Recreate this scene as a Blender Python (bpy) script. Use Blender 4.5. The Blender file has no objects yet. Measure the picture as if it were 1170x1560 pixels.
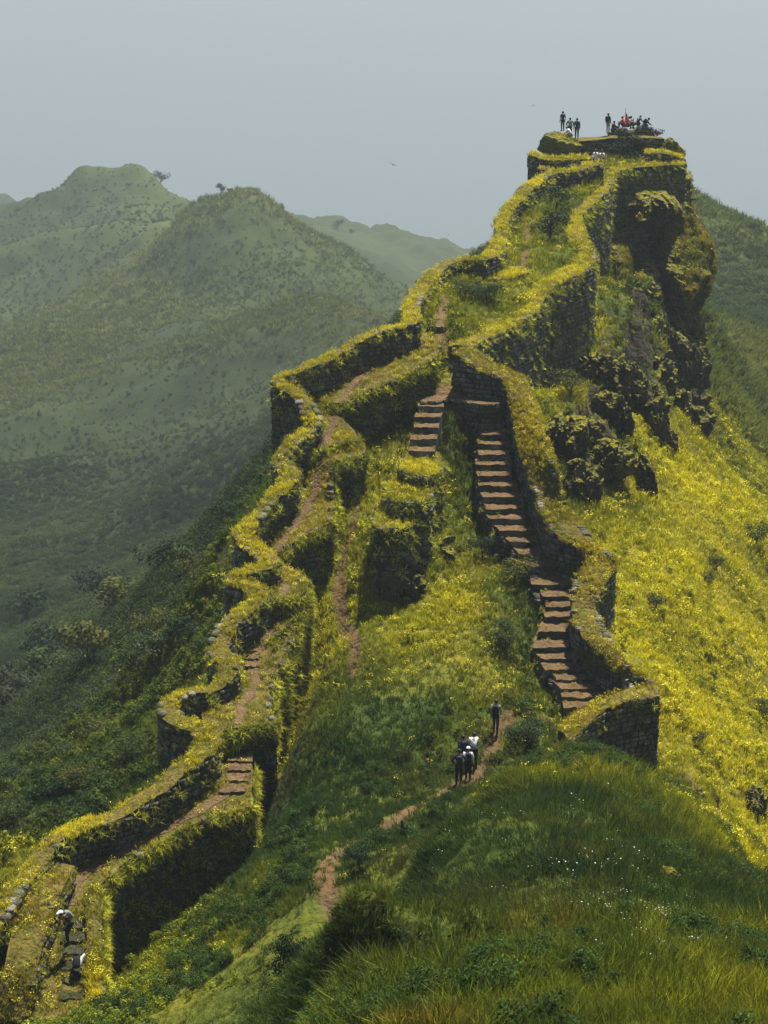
import bpy, bmesh, math, random
import numpy as np
from mathutils import Vector, Matrix, Euler

random.seed(7)
rng = np.random.default_rng(7)
scene = bpy.context.scene
COL = scene.collection

# ---------------------------------------------------------------- camera, world, sun, exposure
PITCH = math.radians(15.0)
FPX = 3000.0
cam_data = bpy.data.cameras.new("camera")
cam = bpy.data.objects.new("camera", cam_data)
COL.objects.link(cam)
cam.location = (0, 0, 0)
cam.rotation_euler = (math.radians(90) - PITCH, 0, 0)
cam_data.sensor_fit = 'VERTICAL'
cam_data.sensor_height = 24.0
cam_data.lens = FPX / 1560.0 * 24.0
cam_data.clip_start = 0.5
cam_data.clip_end = 60000
scene.camera = cam

SUN_EL, SUN_AZ = math.radians(65), math.radians(23)      # azimuth measured from +Y (view) towards +X
sun_dir = Vector((math.sin(SUN_AZ) * math.cos(SUN_EL), math.cos(SUN_AZ) * math.cos(SUN_EL), math.sin(SUN_EL)))
world = bpy.data.worlds.new("World")
scene.world = world
world.use_nodes = True
wn = world.node_tree
wn.nodes.clear()
sky = wn.nodes.new('ShaderNodeTexSky')
sky.sky_type = 'NISHITA'
sky.sun_disc = False
sky.sun_elevation = SUN_EL
sky.sun_rotation = SUN_AZ
sky.air_density = 1.0
sky.dust_density = 1.0
bg = wn.nodes.new('ShaderNodeBackground')
bg.inputs['Strength'].default_value = 0.052
wo = wn.nodes.new('ShaderNodeOutputWorld')
wn.links.new(sky.outputs[0], bg.inputs[0])
wn.links.new(bg.outputs[0], wo.inputs[0])

sl = bpy.data.lights.new("sun", 'SUN')
sl.energy = 5.0
sl.angle = math.radians(0.5)
sl.color = (1.0, 0.94, 0.78)
so = bpy.data.objects.new("sun", sl)
COL.objects.link(so)
so.rotation_euler = sun_dir.to_track_quat('Z', 'Y').to_euler()
so.location = (80, 80, 120)

scene.view_settings.view_transform = 'Standard'
scene.view_settings.look = 'None'
scene.view_settings.gamma = 1.0
scene.view_settings.exposure = 1.36
scene.view_settings.use_curve_mapping = False
scene.render.engine = 'CYCLES'
cy = scene.cycles
cy.max_bounces = 4
cy.diffuse_bounces = 2
cy.glossy_bounces = 1
cy.transmission_bounces = 2
cy.volume_bounces = 1
cy.transparent_max_bounces = 6
cy.use_denoising = True
cy.use_adaptive_sampling = True
cy.adaptive_threshold = 0.02
cy.caustics_reflective = False
cy.caustics_refractive = False

# ---------------------------------------------------------------- helpers
TP, CP, SP = math.tan(PITCH), math.cos(PITCH), math.sin(PITCH)

def P(px, py, d):
    """the place that the photograph shows at (px, py), d metres ahead of the camera"""
    cx = (np.asarray(px, float) - 585) / FPX
    cyy = (780 - np.asarray(py, float)) / FPX
    fy = CP + cyy * SP
    fz = -SP + cyy * CP
    d = np.asarray(d, float)
    return np.stack([cx / fy * d, d + 0 * cx, fz / fy * d], -1)

def V(p):
    return Vector((float(p[0]), float(p[1]), float(p[2])))

def _hash(ix, iy, iz, seed):
    h = (ix.astype(np.int64) * 374761393 + iy.astype(np.int64) * 668265263 + iz.astype(np.int64) * 2147483647 + seed * 974634777) & 0xffffffff
    h = ((h ^ (h >> 13)) * 1274126177) & 0xffffffff
    h = ((h ^ (h >> 16)) * 2246822519) & 0xffffffff
    return ((h ^ (h >> 15)) & 0xffffff) / float(0xffffff)

def vnoise(x, y, z=None, seed=0):
    x = np.asarray(x, float); y = np.asarray(y, float)
    if z is None:
        z = np.zeros_like(x)
    ix, iy, iz = np.floor(x), np.floor(y), np.floor(z)
    fx, fy, fz = x - ix, y - iy, z - iz
    fx = fx * fx * (3 - 2 * fx); fy = fy * fy * (3 - 2 * fy); fz = fz * fz * (3 - 2 * fz)
    r = 0
    for dx in (0, 1):
        for dy in (0, 1):
            for dz in (0, 1):
                w = (fx if dx else 1 - fx) * (fy if dy else 1 - fy) * (fz if dz else 1 - fz)
                r = r + w * _hash(ix + dx, iy + dy, iz + dz, seed)
    return r * 2 - 1

def fbm(x, y, z=None, oct=4, seed=0, gain=0.5):
    a, s, t = 1.0, 0, 0
    c, sn = math.cos(0.6), math.sin(0.6)
    for k in range(oct):
        s = s + a * vnoise(x, y, z, seed + k * 17)
        t += a
        x, y = (c * x - sn * y) * 2.03 + 11.3, (sn * x + c * y) * 2.03 + 5.7
        if z is not None:
            z = z * 2.03 + 3.1
        a *= gain
    return s / t

def ridged(x, y, z=None, oct=4, seed=0):
    a, s, t = 1.0, 0, 0
    for k in range(oct):
        s = s + a * (1 - np.abs(vnoise(x, y, z, seed + k * 13)) * 2)
        t += a
        x, y = x * 2.1 + 3.3, y * 2.1 + 8.1
        if z is not None:
            z = z * 2.1 + 1.7
        a *= 0.5
    return s / t

def worley(x, y, z, seed=0):
    """value of the nearest jittered cell: gives broken, blocky faces"""
    ix, iy, iz = np.floor(x), np.floor(y), np.floor(z)
    bd = np.full(np.shape(x), 1e9); bv = np.zeros(np.shape(x))
    for dx in (-1, 0, 1):
        for dy in (-1, 0, 1):
            for dz in (-1, 0, 1):
                cx, cyy, cz = ix + dx, iy + dy, iz + dz
                px, py, pz = cx + _hash(cx, cyy, cz, seed), cyy + _hash(cx, cyy, cz, seed + 1), cz + _hash(cx, cyy, cz, seed + 2)
                d = (x - px) ** 2 + (y - py) ** 2 + (z - pz) ** 2
                v = _hash(cx, cyy, cz, seed + 3) + .35 * ((x - px) + (z - pz)) * (_hash(cx, cyy, cz, seed + 4) - .5) * 2
                m = d < bd
                bd = np.where(m, d, bd); bv = np.where(m, v, bv)
    return bv

def sstep(a, b, x):
    t = np.clip((x - a) / (b - a), 0, 1)
    return t * t * (3 - 2 * t)

def make_mesh(name, verts, faces, mats=(), smooth=False, attrs=None, mat_idx=None):
    verts = np.asarray(verts, np.float32)
    me = bpy.data.meshes.new(name)
    if isinstance(faces, np.ndarray):
        nf, k = faces.shape
        me.vertices.add(len(verts)); me.vertices.foreach_set('co', verts.ravel())
        me.loops.add(nf * k); me.loops.foreach_set('vertex_index', faces.ravel().astype(np.int32))
        me.polygons.add(nf)
        me.polygons.foreach_set('loop_start', np.arange(0, nf * k, k, dtype=np.int32))
        me.polygons.foreach_set('loop_total', np.full(nf, k, np.int32))
    else:
        me.from_pydata(verts.tolist(), [], [list(map(int, f)) for f in faces])
    for m in mats:
        me.materials.append(m)
    if mat_idx is not None:
        me.polygons.foreach_set('material_index', np.asarray(mat_idx, np.int32))
    if smooth:
        me.polygons.foreach_set('use_smooth', np.ones(len(me.polygons), bool))
    for k, v in (attrs or {}).items():
        v = np.asarray(v, np.float32)
        if v.ndim == 1:
            me.attributes.new(k, 'FLOAT', 'POINT').data.foreach_set('value', v)
        else:
            me.attributes.new(k, 'FLOAT_VECTOR', 'POINT').data.foreach_set('vector', v.ravel())
    me.update(calc_edges=True)
    me.validate()
    return me

def link(name, me, parent=None, label=None, cat=None, group=None, kind=None):
    o = bpy.data.objects.new(name, me)
    COL.objects.link(o)
    if parent is not None:
        o.parent = parent
    if label: o['label'] = label
    if cat: o['category'] = cat
    if group: o['group'] = group
    if kind: o['kind'] = kind
    return o

def empty(name, loc=(0, 0, 0), label=None, cat=None, group=None, rz=0.0):
    o = link(name, None, None, label, cat, group)
    o.location = loc
    o.rotation_euler = (0, 0, rz)
    o.empty_display_size = 0.3
    if cat == 'wall': o['kind'] = 'thing'
    return o

def resample(pts, step, closed=False):
    pts = np.asarray(pts, float)
    if closed:
        pts = np.vstack([pts, pts[:1]])
    seg = np.linalg.norm(np.diff(pts, axis=0), axis=1)
    s = np.concatenate([[0], np.cumsum(seg)])
    n = max(2, int(round(s[-1] / step)) + 1)
    q = np.linspace(0, s[-1], n)
    out = np.stack([np.interp(q, s, pts[:, k]) for k in range(pts.shape[1])], 1)
    return out[:-1] if closed else out

def chaikin(pts, n=1, closed=False):
    pts = np.asarray(pts, float)
    for _ in range(n):
        a = pts if closed else pts[:-1]
        b = np.roll(pts, -1, 0) if closed else pts[1:]
        q = np.stack([a * .75 + b * .25, a * .25 + b * .75], 1).reshape(-1, pts.shape[1])
        pts = q if closed else np.vstack([pts[:1], q, pts[-1:]])
    return pts

def seg_dist(x, y, poly):
    """distance from points to a polyline, in plan"""
    best = np.full(x.shape, 1e9)
    poly = np.asarray(poly)
    for a, b in zip(poly[:-1], poly[1:]):
        ax, ay, bx, by = a[0], a[1], b[0], b[1]
        L = (bx - ax) ** 2 + (by - ay) ** 2 + 1e-9
        t = np.clip(((x - ax) * (bx - ax) + (y - ay) * (by - ay)) / L, 0, 1)
        best = np.minimum(best, np.hypot(x - ax - t * (bx - ax), y - ay - t * (by - ay)))
    return best

def in_poly(x, y, poly):
    poly = np.asarray(poly)
    r = np.zeros(x.shape, bool)
    j = len(poly) - 1
    for i in range(len(poly)):
        xi, yi, xj, yj = poly[i, 0], poly[i, 1], poly[j, 0], poly[j, 1]
        c = ((yi > y) != (yj > y)) & (x < (xj - xi) * (y - yi) / (yj - yi + 1e-12) + xi)
        r ^= c
        j = i
    return r

def D_left(y):
    return np.interp(y, [480, 490, 580, 750, 1010, 1235, 1420, 1560], [123, 122, 116, 108, 95, 84, 76, 71])
def D_stair(y):
    return np.interp(y, [590, 615, 1074, 1110, 1160], [116.3, 115, 92, 90.3, 88])
def D_ridge(y):
    return np.interp(y, [205, 240, 255, 300, 350, 400, 440, 490, 530, 560], [176, 170, 167, 158, 148, 138, 131, 122, 118, 116])

# ---------------------------------------------------------------- materials
def new_mat(name):
    m = bpy.data.materials.new(name)
    m.use_nodes = True
    nt = m.node_tree
    nt.nodes.clear()
    return m, nt

def N(nt, typ, **kw):
    n = nt.nodes.new(typ)
    for k, v in kw.items():
        if k in n.inputs.keys():
            n.inputs[k].default_value = v
        else:
            setattr(n, k, v)
    return n

def mixc(nt, a, b, fac, blend='MIX'):
    n = nt.nodes.new('ShaderNodeMix')
    n.data_type = 'RGBA'
    n.blend_type = blend
    for s, v in ((0, fac), (6, a), (7, b)):
        if hasattr(v, 'links') or isinstance(v, bpy.types.NodeSocket):
            nt.links.new(v, n.inputs[s])
        else:
            n.inputs[s].default_value = v if s == 0 else (*v, 1.0)
    return n.outputs[2]

def noise_fac(nt, scale, lo=0.35, hi=0.65, detail=4, coord=None, dist=0.0):
    t = N(nt, 'ShaderNodeTexNoise', Scale=scale, Detail=detail, Distortion=dist)
    if coord is None:
        coord = nt.nodes.new('ShaderNodeTexCoord').outputs['Object']
    nt.links.new(coord, t.inputs['Vector'])
    r = nt.nodes.new('ShaderNodeMapRange')
    r.inputs[1].default_value = lo; r.inputs[2].default_value = hi
    nt.links.new(t.outputs[0], r.inputs[0])
    return r.outputs[0]

def finish(nt, color, rough=0.9, bump=None, bump_d=0.1, trans=0.0, spec=0.25):
    b = nt.nodes.new('ShaderNodeBsdfPrincipled')
    b.inputs['Roughness'].default_value = rough
    b.inputs['Specular IOR Level'].default_value = spec
    if isinstance(color, bpy.types.NodeSocket):
        nt.links.new(color, b.inputs['Base Color'])
    else:
        b.inputs['Base Color'].default_value = (*color, 1)
    if bump is not None:
        bn = N(nt, 'ShaderNodeBump', Strength=1.0, Distance=bump_d)
        nt.links.new(bump, bn.inputs['Height'])
        nt.links.new(bn.outputs[0], b.inputs['Normal'])
    out = nt.nodes.new('ShaderNodeOutputMaterial')
    sh = b.outputs[0]
    if trans > 0:
        t = nt.nodes.new('ShaderNodeBsdfTranslucent')
        if isinstance(color, bpy.types.NodeSocket):
            nt.links.new(color, t.inputs[0])
        else:
            t.inputs[0].default_value = (*color, 1)
        mx = nt.nodes.new('ShaderNodeMixShader')
        mx.inputs[0].default_value = trans
        nt.links.new(sh, mx.inputs[1]); nt.links.new(t.outputs[0], mx.inputs[2])
        sh = mx.outputs[0]
    nt.links.new(sh, out.inputs[0])

def flat_mat(name, c, rough=0.8, var=0.25, scale=6.0):
    m, nt = new_mat(name)
    f = noise_fac(nt, scale, 0.3, 0.7)
    finish(nt, mixc(nt, tuple(v * (1 - var) for v in c), tuple(v * (1 + var) for v in c), f), rough)
    return m

# ground: colour is worked out per vertex from what grows there; the shader adds grain
m_ground, nt = new_mat('ground_cover')
at = N(nt, 'ShaderNodeAttribute', attribute_name='gcol')
co = nt.nodes.new('ShaderNodeTexCoord').outputs['Object']
f1 = noise_fac(nt, 2.5, 0.3, 0.7, 6, co)
f2 = noise_fac(nt, 0.5, 0.35, 0.65, 5, co)
c = mixc(nt, at.outputs['Vector'], (0.45, 0.42, 0.30), f1, 'MULTIPLY')
c = mixc(nt, c, at.outputs['Vector'], 0.55)
c2 = mixc(nt, c, (1.35, 1.2, 0.9), f2, 'MULTIPLY')
finish(nt, c2, 0.95, bump=f1, bump_d=0.12, spec=0.1)

def stone_material(name, dark, light, moss, mossy=0.5):
    m, nt = new_mat(name)
    co = nt.nodes.new('ShaderNodeTexCoord').outputs['Object']
    geo = nt.nodes.new('ShaderNodeNewGeometry')
    oi = nt.nodes.new('ShaderNodeObjectInfo')
    f1 = noise_fac(nt, 1.7, 0.3, 0.7, 6, geo.outputs['Position'])
    f2 = noise_fac(nt, 9.0, 0.35, 0.7, 4, geo.outputs['Position'])
    f3 = noise_fac(nt, 0.8, 0.55 - 0.2 * mossy, 0.7 - 0.15 * mossy, 5, geo.outputs['Position'])
    c = mixc(nt, dark, light, f1)
    c = mixc(nt, c, (1.5, 1.5, 1.45), f2, 'MULTIPLY')
    # every stone its own grey
    rr = nt.nodes.new('ShaderNodeMapRange'); rr.inputs[3].default_value = 0.5; rr.inputs[4].default_value = 1.6
    wn_ = nt.nodes.new('ShaderNodeTexVoronoi'); wn_.inputs['Scale'].default_value = 2.2
    nt.links.new(geo.outputs['Position'], wn_.inputs['Vector'])
    sep = nt.nodes.new('ShaderNodeSeparateColor'); nt.links.new(wn_.outputs['Color'], sep.inputs[0])
    nt.links.new(sep.outputs[0], rr.inputs[0])
    cm = nt.nodes.new('ShaderNodeCombineColor')
    for i in range(3): nt.links.new(rr.outputs[0], cm.inputs[i])
    c = mixc(nt, c, cm.outputs[0], 1.0, 'MULTIPLY')
    c = mixc(nt, c, moss, f3)
    finish(nt, c, 0.92, bump=f2, bump_d=0.04, spec=0.2)
    return m

m_stone = stone_material('basalt_stone', (0.028, 0.027, 0.023), (0.115, 0.108, 0.088), (0.055, 0.06, 0.018), 0.45)
m_core = stone_material('wall_earth_core', (0.012, 0.011, 0.009), (0.03, 0.027, 0.018), (0.03, 0.035, 0.010), 0.6)

# rock and growth on ledges
m_rock, nt = new_mat('cliff_rock')
geo = nt.nodes.new('ShaderNodeNewGeometry')
pos = geo.outputs['Position']
f1 = noise_fac(nt, 0.5, 0.3, 0.7, 8, pos, 0.6)
f2 = noise_fac(nt, 3.0, 0.3, 0.7, 6, pos)
f3 = noise_fac(nt, 0.25, 0.42, 0.6, 6, pos, 0.4)
c = mixc(nt, (0.012, 0.011, 0.010), (0.055, 0.049, 0.038), f1)
c = mixc(nt, c, (0.065, 0.056, 0.040), mixc(nt, (0, 0, 0), (0.5, 0.5, 0.5), f3))
c = mixc(nt, c, (1.6, 1.55, 1.4), f2, 'MULTIPLY')
sx = nt.nodes.new('ShaderNodeSeparateXYZ'); nt.links.new(geo.outputs['Normal'], sx.inputs[0])
mr = nt.nodes.new('ShaderNodeMapRange'); mr.inputs[1].default_value = 0.42; mr.inputs[2].default_value = 0.72
nt.links.new(sx.outputs[2], mr.inputs[0])
ga = N(nt, 'ShaderNodeAttribute', attribute_name='grassy')
mm = nt.nodes.new('ShaderNodeMath'); mm.operation = 'MAXIMUM'
nt.links.new(mr.outputs[0], mm.inputs[0]); nt.links.new(ga.outputs['Fac'], mm.inputs[1])
gc = mixc(nt, (0.06, 0.07, 0.010), (0.20, 0.17, 0.012), f2)
c = mixc(nt, c, gc, mm.outputs[0])
finish(nt, c, 0.95, bump=f2, bump_d=0.25, spec=0.15)

# bare earth of paths and treads
m_soil, nt = new_mat('bare_earth')
geo = nt.nodes.new('ShaderNodeNewGeometry')
f1 = noise_fac(nt, 1.2, 0.3, 0.7, 6, geo.outputs['Position'])
f2 = noise_fac(nt, 7.0, 0.35, 0.65, 4, geo.outputs['Position'])
c = mixc(nt, (0.060, 0.042, 0.025), (0.16, 0.105, 0.055), f1)
c = mixc(nt, c, (0.5, 0.45, 0.35), f2, 'MULTIPLY')
finish(nt, mixc(nt, c, (0.13, 0.083, 0.043), 0.35), 0.95, bump=f2, bump_d=0.05, spec=0.1)

# grass blades: colour comes from the tuft they belong to
def blade_mat(name, trans=0.45, gain=1.0, ao=0.0):
    m, nt = new_mat(name)
    at = N(nt, 'ShaderNodeAttribute', attribute_name='col'); at.attribute_type = 'INSTANCER'
    va = N(nt, 'ShaderNodeAttribute', attribute_name='vtint')
    c = mixc(nt, at.outputs['Color'], va.outputs['Vector'], 1.0, 'MULTIPLY')
    finish(nt, c, 0.7, trans=trans, spec=0.06)
    return m
m_blade = blade_mat('grass_blade', 0.45)
m_leaf = blade_mat('leaf', 0.35)
m_petal, nt = new_mat('yellow_petals')
finish(nt, (0.62, 0.56, 0.03), 0.6, trans=0.35)
m_petalw, nt = new_mat('white_petals')
finish(nt, (0.75, 0.76, 0.72), 0.6, trans=0.3)
m_bark = flat_mat('bark', (0.06, 0.045, 0.03), 0.9)
m_path_edge = m_soil

# crowns and shrubs that stand as things: their hue is the object's own colour
m_crown, nt = new_mat('crown_leaf')
oi = nt.nodes.new('ShaderNodeObjectInfo')
va = N(nt, 'ShaderNodeAttribute', attribute_name='vtint')
finish(nt, mixc(nt, oi.outputs['Color'], va.outputs['Vector'], 1.0, 'MULTIPLY'), 0.7, trans=0.3, spec=0.05)
# turf and trodden soil on masonry
m_sod, nt = new_mat('sod')
geo = nt.nodes.new('ShaderNodeNewGeometry')
f1 = noise_fac(nt, 1.1, 0.35, 0.65, 6, geo.outputs['Position'])
f2 = noise_fac(nt, 6.0, 0.3, 0.7, 4, geo.outputs['Position'])
c = mixc(nt, (0.085, 0.080, 0.014), (0.14, 0.105, 0.03), f1)
finish(nt, mixc(nt, c, (0.5, 0.5, 0.4), f2, 'MULTIPLY'), 0.95, bump=f2, bump_d=0.06, spec=0.1)
# ---------------------------------------------------------------- the lie of the land
# (px, py, metres ahead, yellowness of what grows there)
SHARED = [
 # knoll in front
 (800,1560,34,.10),(520,1560,36,.10),(1170,1560,36,.15),(950,1500,38,.10),(640,1500,40,.08),(1170,1500,41,.15),
 (800,1450,42,.10),(1000,1400,49,.15),(1170,1440,50,.25),(640,1400,48,.1),(800,1340,53,.08),(560,1400,47,.1),
 (940,1290,60,.2),(1050,1330,58,.15),(700,1290,58,.1),(650,1290,60,.15),(800,1240,64,.12),(950,1220,69,.15),
 (760,1185,71,.25),(860,1140,80,.3),(905,1150,79,.35),(955,1185,76,.3),(1080,1260,72,.2),(1130,1330,64,.2),
 (540,1480,40,.1),(520,1650,28,.1),(900,1700,25,.1),(1250,1650,27,.1),(850,1175,74,.25),
 # ground hidden behind the knoll's left shoulder
 (560,1470,60,.1),(620,1390,68,.1),(700,1290,76,.1),(780,1195,82,.2),(600,1640,46,.1),(850,1165,86,.2),
 (380,1720,40,.1),(250,1750,45,.1),(100,1700,50,.2),(430,1650,44,.1),(300,1950,30,.1),(0,1650,56,.3),(450,1950,28,.1),(440,1600,52,.1),
 # hollow and meadow foot
 (440,1520,60,.05),(400,1600,56,.1),(470,1440,64,.15),(300,1560,62,.2),(200,1560,66,.3),(300,1470,71,.25),
 (170,1520,77,.3),(500,1340,71,.15),(400,1330,76,.12),(560,1275,76,.12),(440,1240,83,.1),(600,1220,82,.1),
 (640,1240,78,.15),(700,1192,83.5,.15),(740,1160,85.5,.15),(755,1110,88.5,.3),(600,1120,88,.12),(800,1090,90,.3),
 (840,1105,90.5,.25),(460,1120,90,.25),
]
INNER = SHARED + [
 (160,1500,79,.3),(390,1305,85,.15),(422,1222,91,.3),(240,1440,79,.3),(330,1360,83,.2),
 (640,1010,94.5,.45),(540,1040,94,.3),(740,1020,94,.6),(830,1040,95,.3),(860,1090,92.5,.2),(780,1000,96,.35),
 (475,1040,99,.45),(535,980,98,.3),(500,890,103.5,.6),(590,950,99.5,.45),(700,920,99.5,.85),(650,960,97.5,.7),
 (760,900,101,.25),(560,850,104,.5),(745,850,105,.25),(720,800,108,.2),(705,700,112.5,.12),(712,640,114.5,.1),
 (620,930,101,.4),(540,770,108,.4),(520,860,104.5,.5),(440,880,106,.5),(560,700,112,.5),(590,640,115.5,.4),
 (560,760,109,.4),(690,598,115.8,.2),(640,600,117,.4),(600,610,117,.4),(500,640,118,.5),(860,1000,98,.2),
 (690,570,117.5,.3),(660,560,118.3,.4),(720,590,117,.2),(850,880,104,.3),
 (690,515,120.5,.35),(660,500,121.5,.3),(740,505,122.5,.3),(680,460,125.5,.25),(745,470,127,.15),
 (660,440,129,.25),(700,425,132,.2),(770,440,132,.25),(790,415,136,.3),(740,412,135,.25),(830,415,137,.1),
 (780,385,140,.3),(800,360,145.5,.25),(840,360,146,.05),(800,335,150,.25),(850,320,152,.1),(840,295,158,.15),
 (880,290,159,.3),(890,262,164,.4),(905,250,168.5,.3),(940,248,170,.25),(1000,250,170,.5),(1035,246,170,.6),
 (860,232,171,.5),(870,226,173.5,.5),(935,240,176,.1),(1000,240,177,.1),(900,250,190,.3),(1040,225,178,.4),
 (820,300,160,.4),(700,500,190,.3),(900,300,215,.3),
]
OUTER = SHARED + [
 # in front of and right of the bastion
 (960,1190,83,.3),(1012,1212,88,.3),(1060,1215,87,.6),(1100,1260,84,.7),(1170,1350,80,.7),(1170,1420,72,.4),
 (1120,1290,79,.4),(1250,1500,70,.5),
 # yellow slope falling to the right
 (1010,1120,93,.95),(960,1000,98,.95),(1060,1130,94,1.),(1170,1270,93,1.),(1170,1180,97,.95),(1250,1350,92,.9),
 (950,900,104,.85),(1040,1000,103,.7),(1170,1100,104,.95),(1100,960,108,.9),(960,830,111,.8),(1170,1010,111,.9),
 (1070,860,115,.85),(1170,920,119,.85),(980,760,119,.8),(1170,840,127,.8),(1060,760,123,.75),(1020,700,128,.85),
 (1100,720,133,.7),(1170,780,138,.6),(1260,1000,125,.8),(1260,1180,108,.9),(1090,680,142,.6),(1170,740,149,.6),
 (1100,640,158,.45),(1170,690,163,.5),(1260,780,160,.4),
 # mossy rocky slope under the upper wall
 (905,860,107,.8),(880,770,113,.5),(850,700,117,.4),(830,635,121,.4),(820,610,124,.4),(900,700,119,.35),
 (930,640,124,.3),(880,625,125,.3),(760,560,121,.4),(905,590,130,.3),(845,600,129,.4),(895,592,134,.3),(870,610,126,.4),(960,570,134,.3),(960,700,122,.6),
 (1000,560,140,.4),(1040,600,141,.5),(1000,640,131,.6),(960,480,143,.3),(1010,490,150,.3),
 (930,440,147,.3),(1040,660,141,.4),(1060,600,152,.3),(960,400,165,.3),(1000,380,185,.3),(1060,460,190,.3),
 # right hill and the gully before it
 (1100,630,185,.4),(1170,670,190,.5),(1110,590,215,.6),(1170,640,215,.5),(1110,545,240,.6),(1170,550,250,.7),
 (1100,480,275,.05),(1170,500,280,.05),(1170,430,310,.1),(1085,400,320,.1),(1065,318,340,.3),(1100,337,340,.3),
 (1170,382,340,.25),(1230,420,340,.2),(1010,285,342,.3),(1300,470,345,.2),(1100,420,420,.2),(1170,450,420,.2),(950,330,380,.2),
 (960,440,260,.1),(1240,600,240,.2),(900,420,420,.1),
 # outside the left wall
 (0,1300,84,.5),(-80,1400,80,.4),(60,1290,88,.3),(130,1250,91,.2),(200,1225,92,.1),(245,1190,93,.05),(300,1120,98,.1),
 (320,1050,102,.1),(300,1000,108,.1),(330,940,112,.1),(330,870,115,.1),(355,820,116,.05),(390,755,119,.0),
 (405,745,121,.0),(430,700,122,.0),(520,620,128,.0),(600,560,134,.0),(650,480,145,.0),(740,450,155,.0),
 (800,380,172,0),(840,340,188,0),(900,340,215,0),
 (0,1210,103,.15),(80,1190,108,.25),(150,1150,112,.25),(220,1080,115,.1),(150,1090,120,.1),(250,980,124,.2),(-100,1300,98,.2),
 (200,1020,128,.15),(290,900,130,.1),(340,830,134,.0),(60,1130,135,.0),
 (0,1130,170,0),(100,1040,185,0),(200,950,195,0),(120,930,225,0),(0,1000,235,0),(300,850,240,0),(-100,1100,200,0),
 (60,900,290,0),(200,850,300,0),(340,760,320,0),(-100,900,320,0),(0,800,370,0),(150,750,390,.05),(300,680,400,0),(380,640,410,0),
 # left hills
 (0,700,430,.05),(100,640,460,0),(250,600,470,0),(380,560,470,.05),(420,520,480,.1),(500,500,480,.15),(600,500,480,.1),
 (470,448,520,.3),(530,455,515,.35),(575,478,505,.35),(610,497,500,.2),(660,540,500,.2),(430,490,500,.3),(540,500,580,.1),(620,560,580,.1),(700,620,520,.1),
 (0,555,560,.35),(80,512,570,.4),(60,580,540,.2),(160,560,520,.1),(250,500,540,.05),(200,450,610,.3),(140,470,620,.2),(0,480,660,.05),
 (330,450,560,.1),(380,400,590,.1),(450,390,590,.1),(330,360,620,.0),(420,350,625,.05),(375,294,650,.35),(350,298,650,.3),(402,306,650,.35),
 (430,334,650,.3),(470,352,645,.2),(500,368,640,.15),(540,395,635,.1),(575,432,630,.1),(606,466,625,.1),(660,520,620,.1),(330,310,655,.25),(302,320,660,.3),
 (270,350,680,.1),(230,400,660,.1),(180,380,720,.05),(100,400,720,.0),(0,430,720,.0),(250,330,730,.35),(220,315,800,.3),
 (170,330,800,.1),(100,330,830,.0),(0,360,850,.0),(180,249,900,.3),(150,250,900,.2),(115,262,900,.0),(92,285,900,.0),(60,308,900,.0),
 (0,335,900,.0),(215,262,900,.35),(250,290,895,.35),(300,318,880,.3),(-80,350,900,0),(-200,380,900,0),(135,290,870,0),
 # hollows behind their crests
 (180,330,1100,0),(60,380,1100,0),(0,400,1100,0),(300,380,900,0),(375,370,780,0),(450,430,760,0),(560,520,760,0),(640,560,760,0),(260,370,1050,0),
 (440,338,1150,.2),(480,350,1150,.2),(530,358,1150,.2),(620,370,1150,.15),(680,376,1150,.15),(740,387,1150,.15),(850,400,1150,.1),(540,400,1020,.1),(620,430,980,.1),(700,460,950,.1),
 (400,330,1150,.1),(350,328,1160,.1),(600,470,900,0),(1000,420,1150,0),(1170,440,1150,0),
 (0,322,1500,0),(10,321,1500,0),(60,340,1500,0),(-60,305,1500,0),(-200,300,1500,0),(150,345,1500,0),
 (400,400,1700,0),(700,460,1700,0),(1100,480,1700,0),(0,420,1900,0),(-100,420,1900,0),
]
# far down: the valley floor lost in haze
for px_ in (-250, 100, 450, 800, 1150, 1400):
    for d_, h_ in ((2600, -640), (4200, -950), (7000, -1150), (12000, -1200)):
        a_ = math.degrees(math.atan2(-h_, d_)) - 15
        OUTER.append((px_, 780 + math.tan(math.radians(a_)) * FPX, d_, 0))

CC = 0.012
def rbf_fit(ctrl, smooth=1e-4):
    c = np.array(ctrl, float)
    p = P(c[:, 0], c[:, 1], c[:, 2])
    u, v, t = p[:, 0] / p[:, 1], np.log(p[:, 1]), p[:, 2] / p[:, 1]
    X = np.stack([u, v], 1)
    n = len(X)
    K = np.sqrt(((X[:, None] - X[None]) ** 2).sum(-1) + CC * CC)
    A = np.zeros((n + 3, n + 3))
    A[:n, :n] = K - smooth * np.eye(n) * 3
    A[:n, n:] = np.c_[np.ones(n), X]
    A[n:, :n] = A[:n, n:].T
    w = np.linalg.solve(A, np.r_[t, 0, 0, 0])
    return X, w, c[:, 3]

def rbf_eval(fit, x, y):
    X, w, yel = fit
    u, v = np.ravel(x / y), np.ravel(np.log(y))
    out = np.empty_like(u); oy = np.empty_like(u)
    n = len(X)
    for i in range(0, len(u), 20000):
        s = slice(i, i + 20000)
        d2 = (u[s, None] - X[None, :, 0]) ** 2 + (v[s, None] - X[None, :, 1]) ** 2
        out[s] = np.sqrt(d2 + CC * CC) @ w[:n] + w[n] + w[n + 1] * u[s] + w[n + 2] * v[s]
        k = 1.0 / (d2 + 1e-5) ** 1.6
        oy[s] = (k @ yel) / k.sum(1)
    return (out.reshape(np.shape(x)) * y), oy.reshape(np.shape(x))

FIT_IN, FIT_OUT = rbf_fit(INNER), rbf_fit(OUTER)

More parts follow.
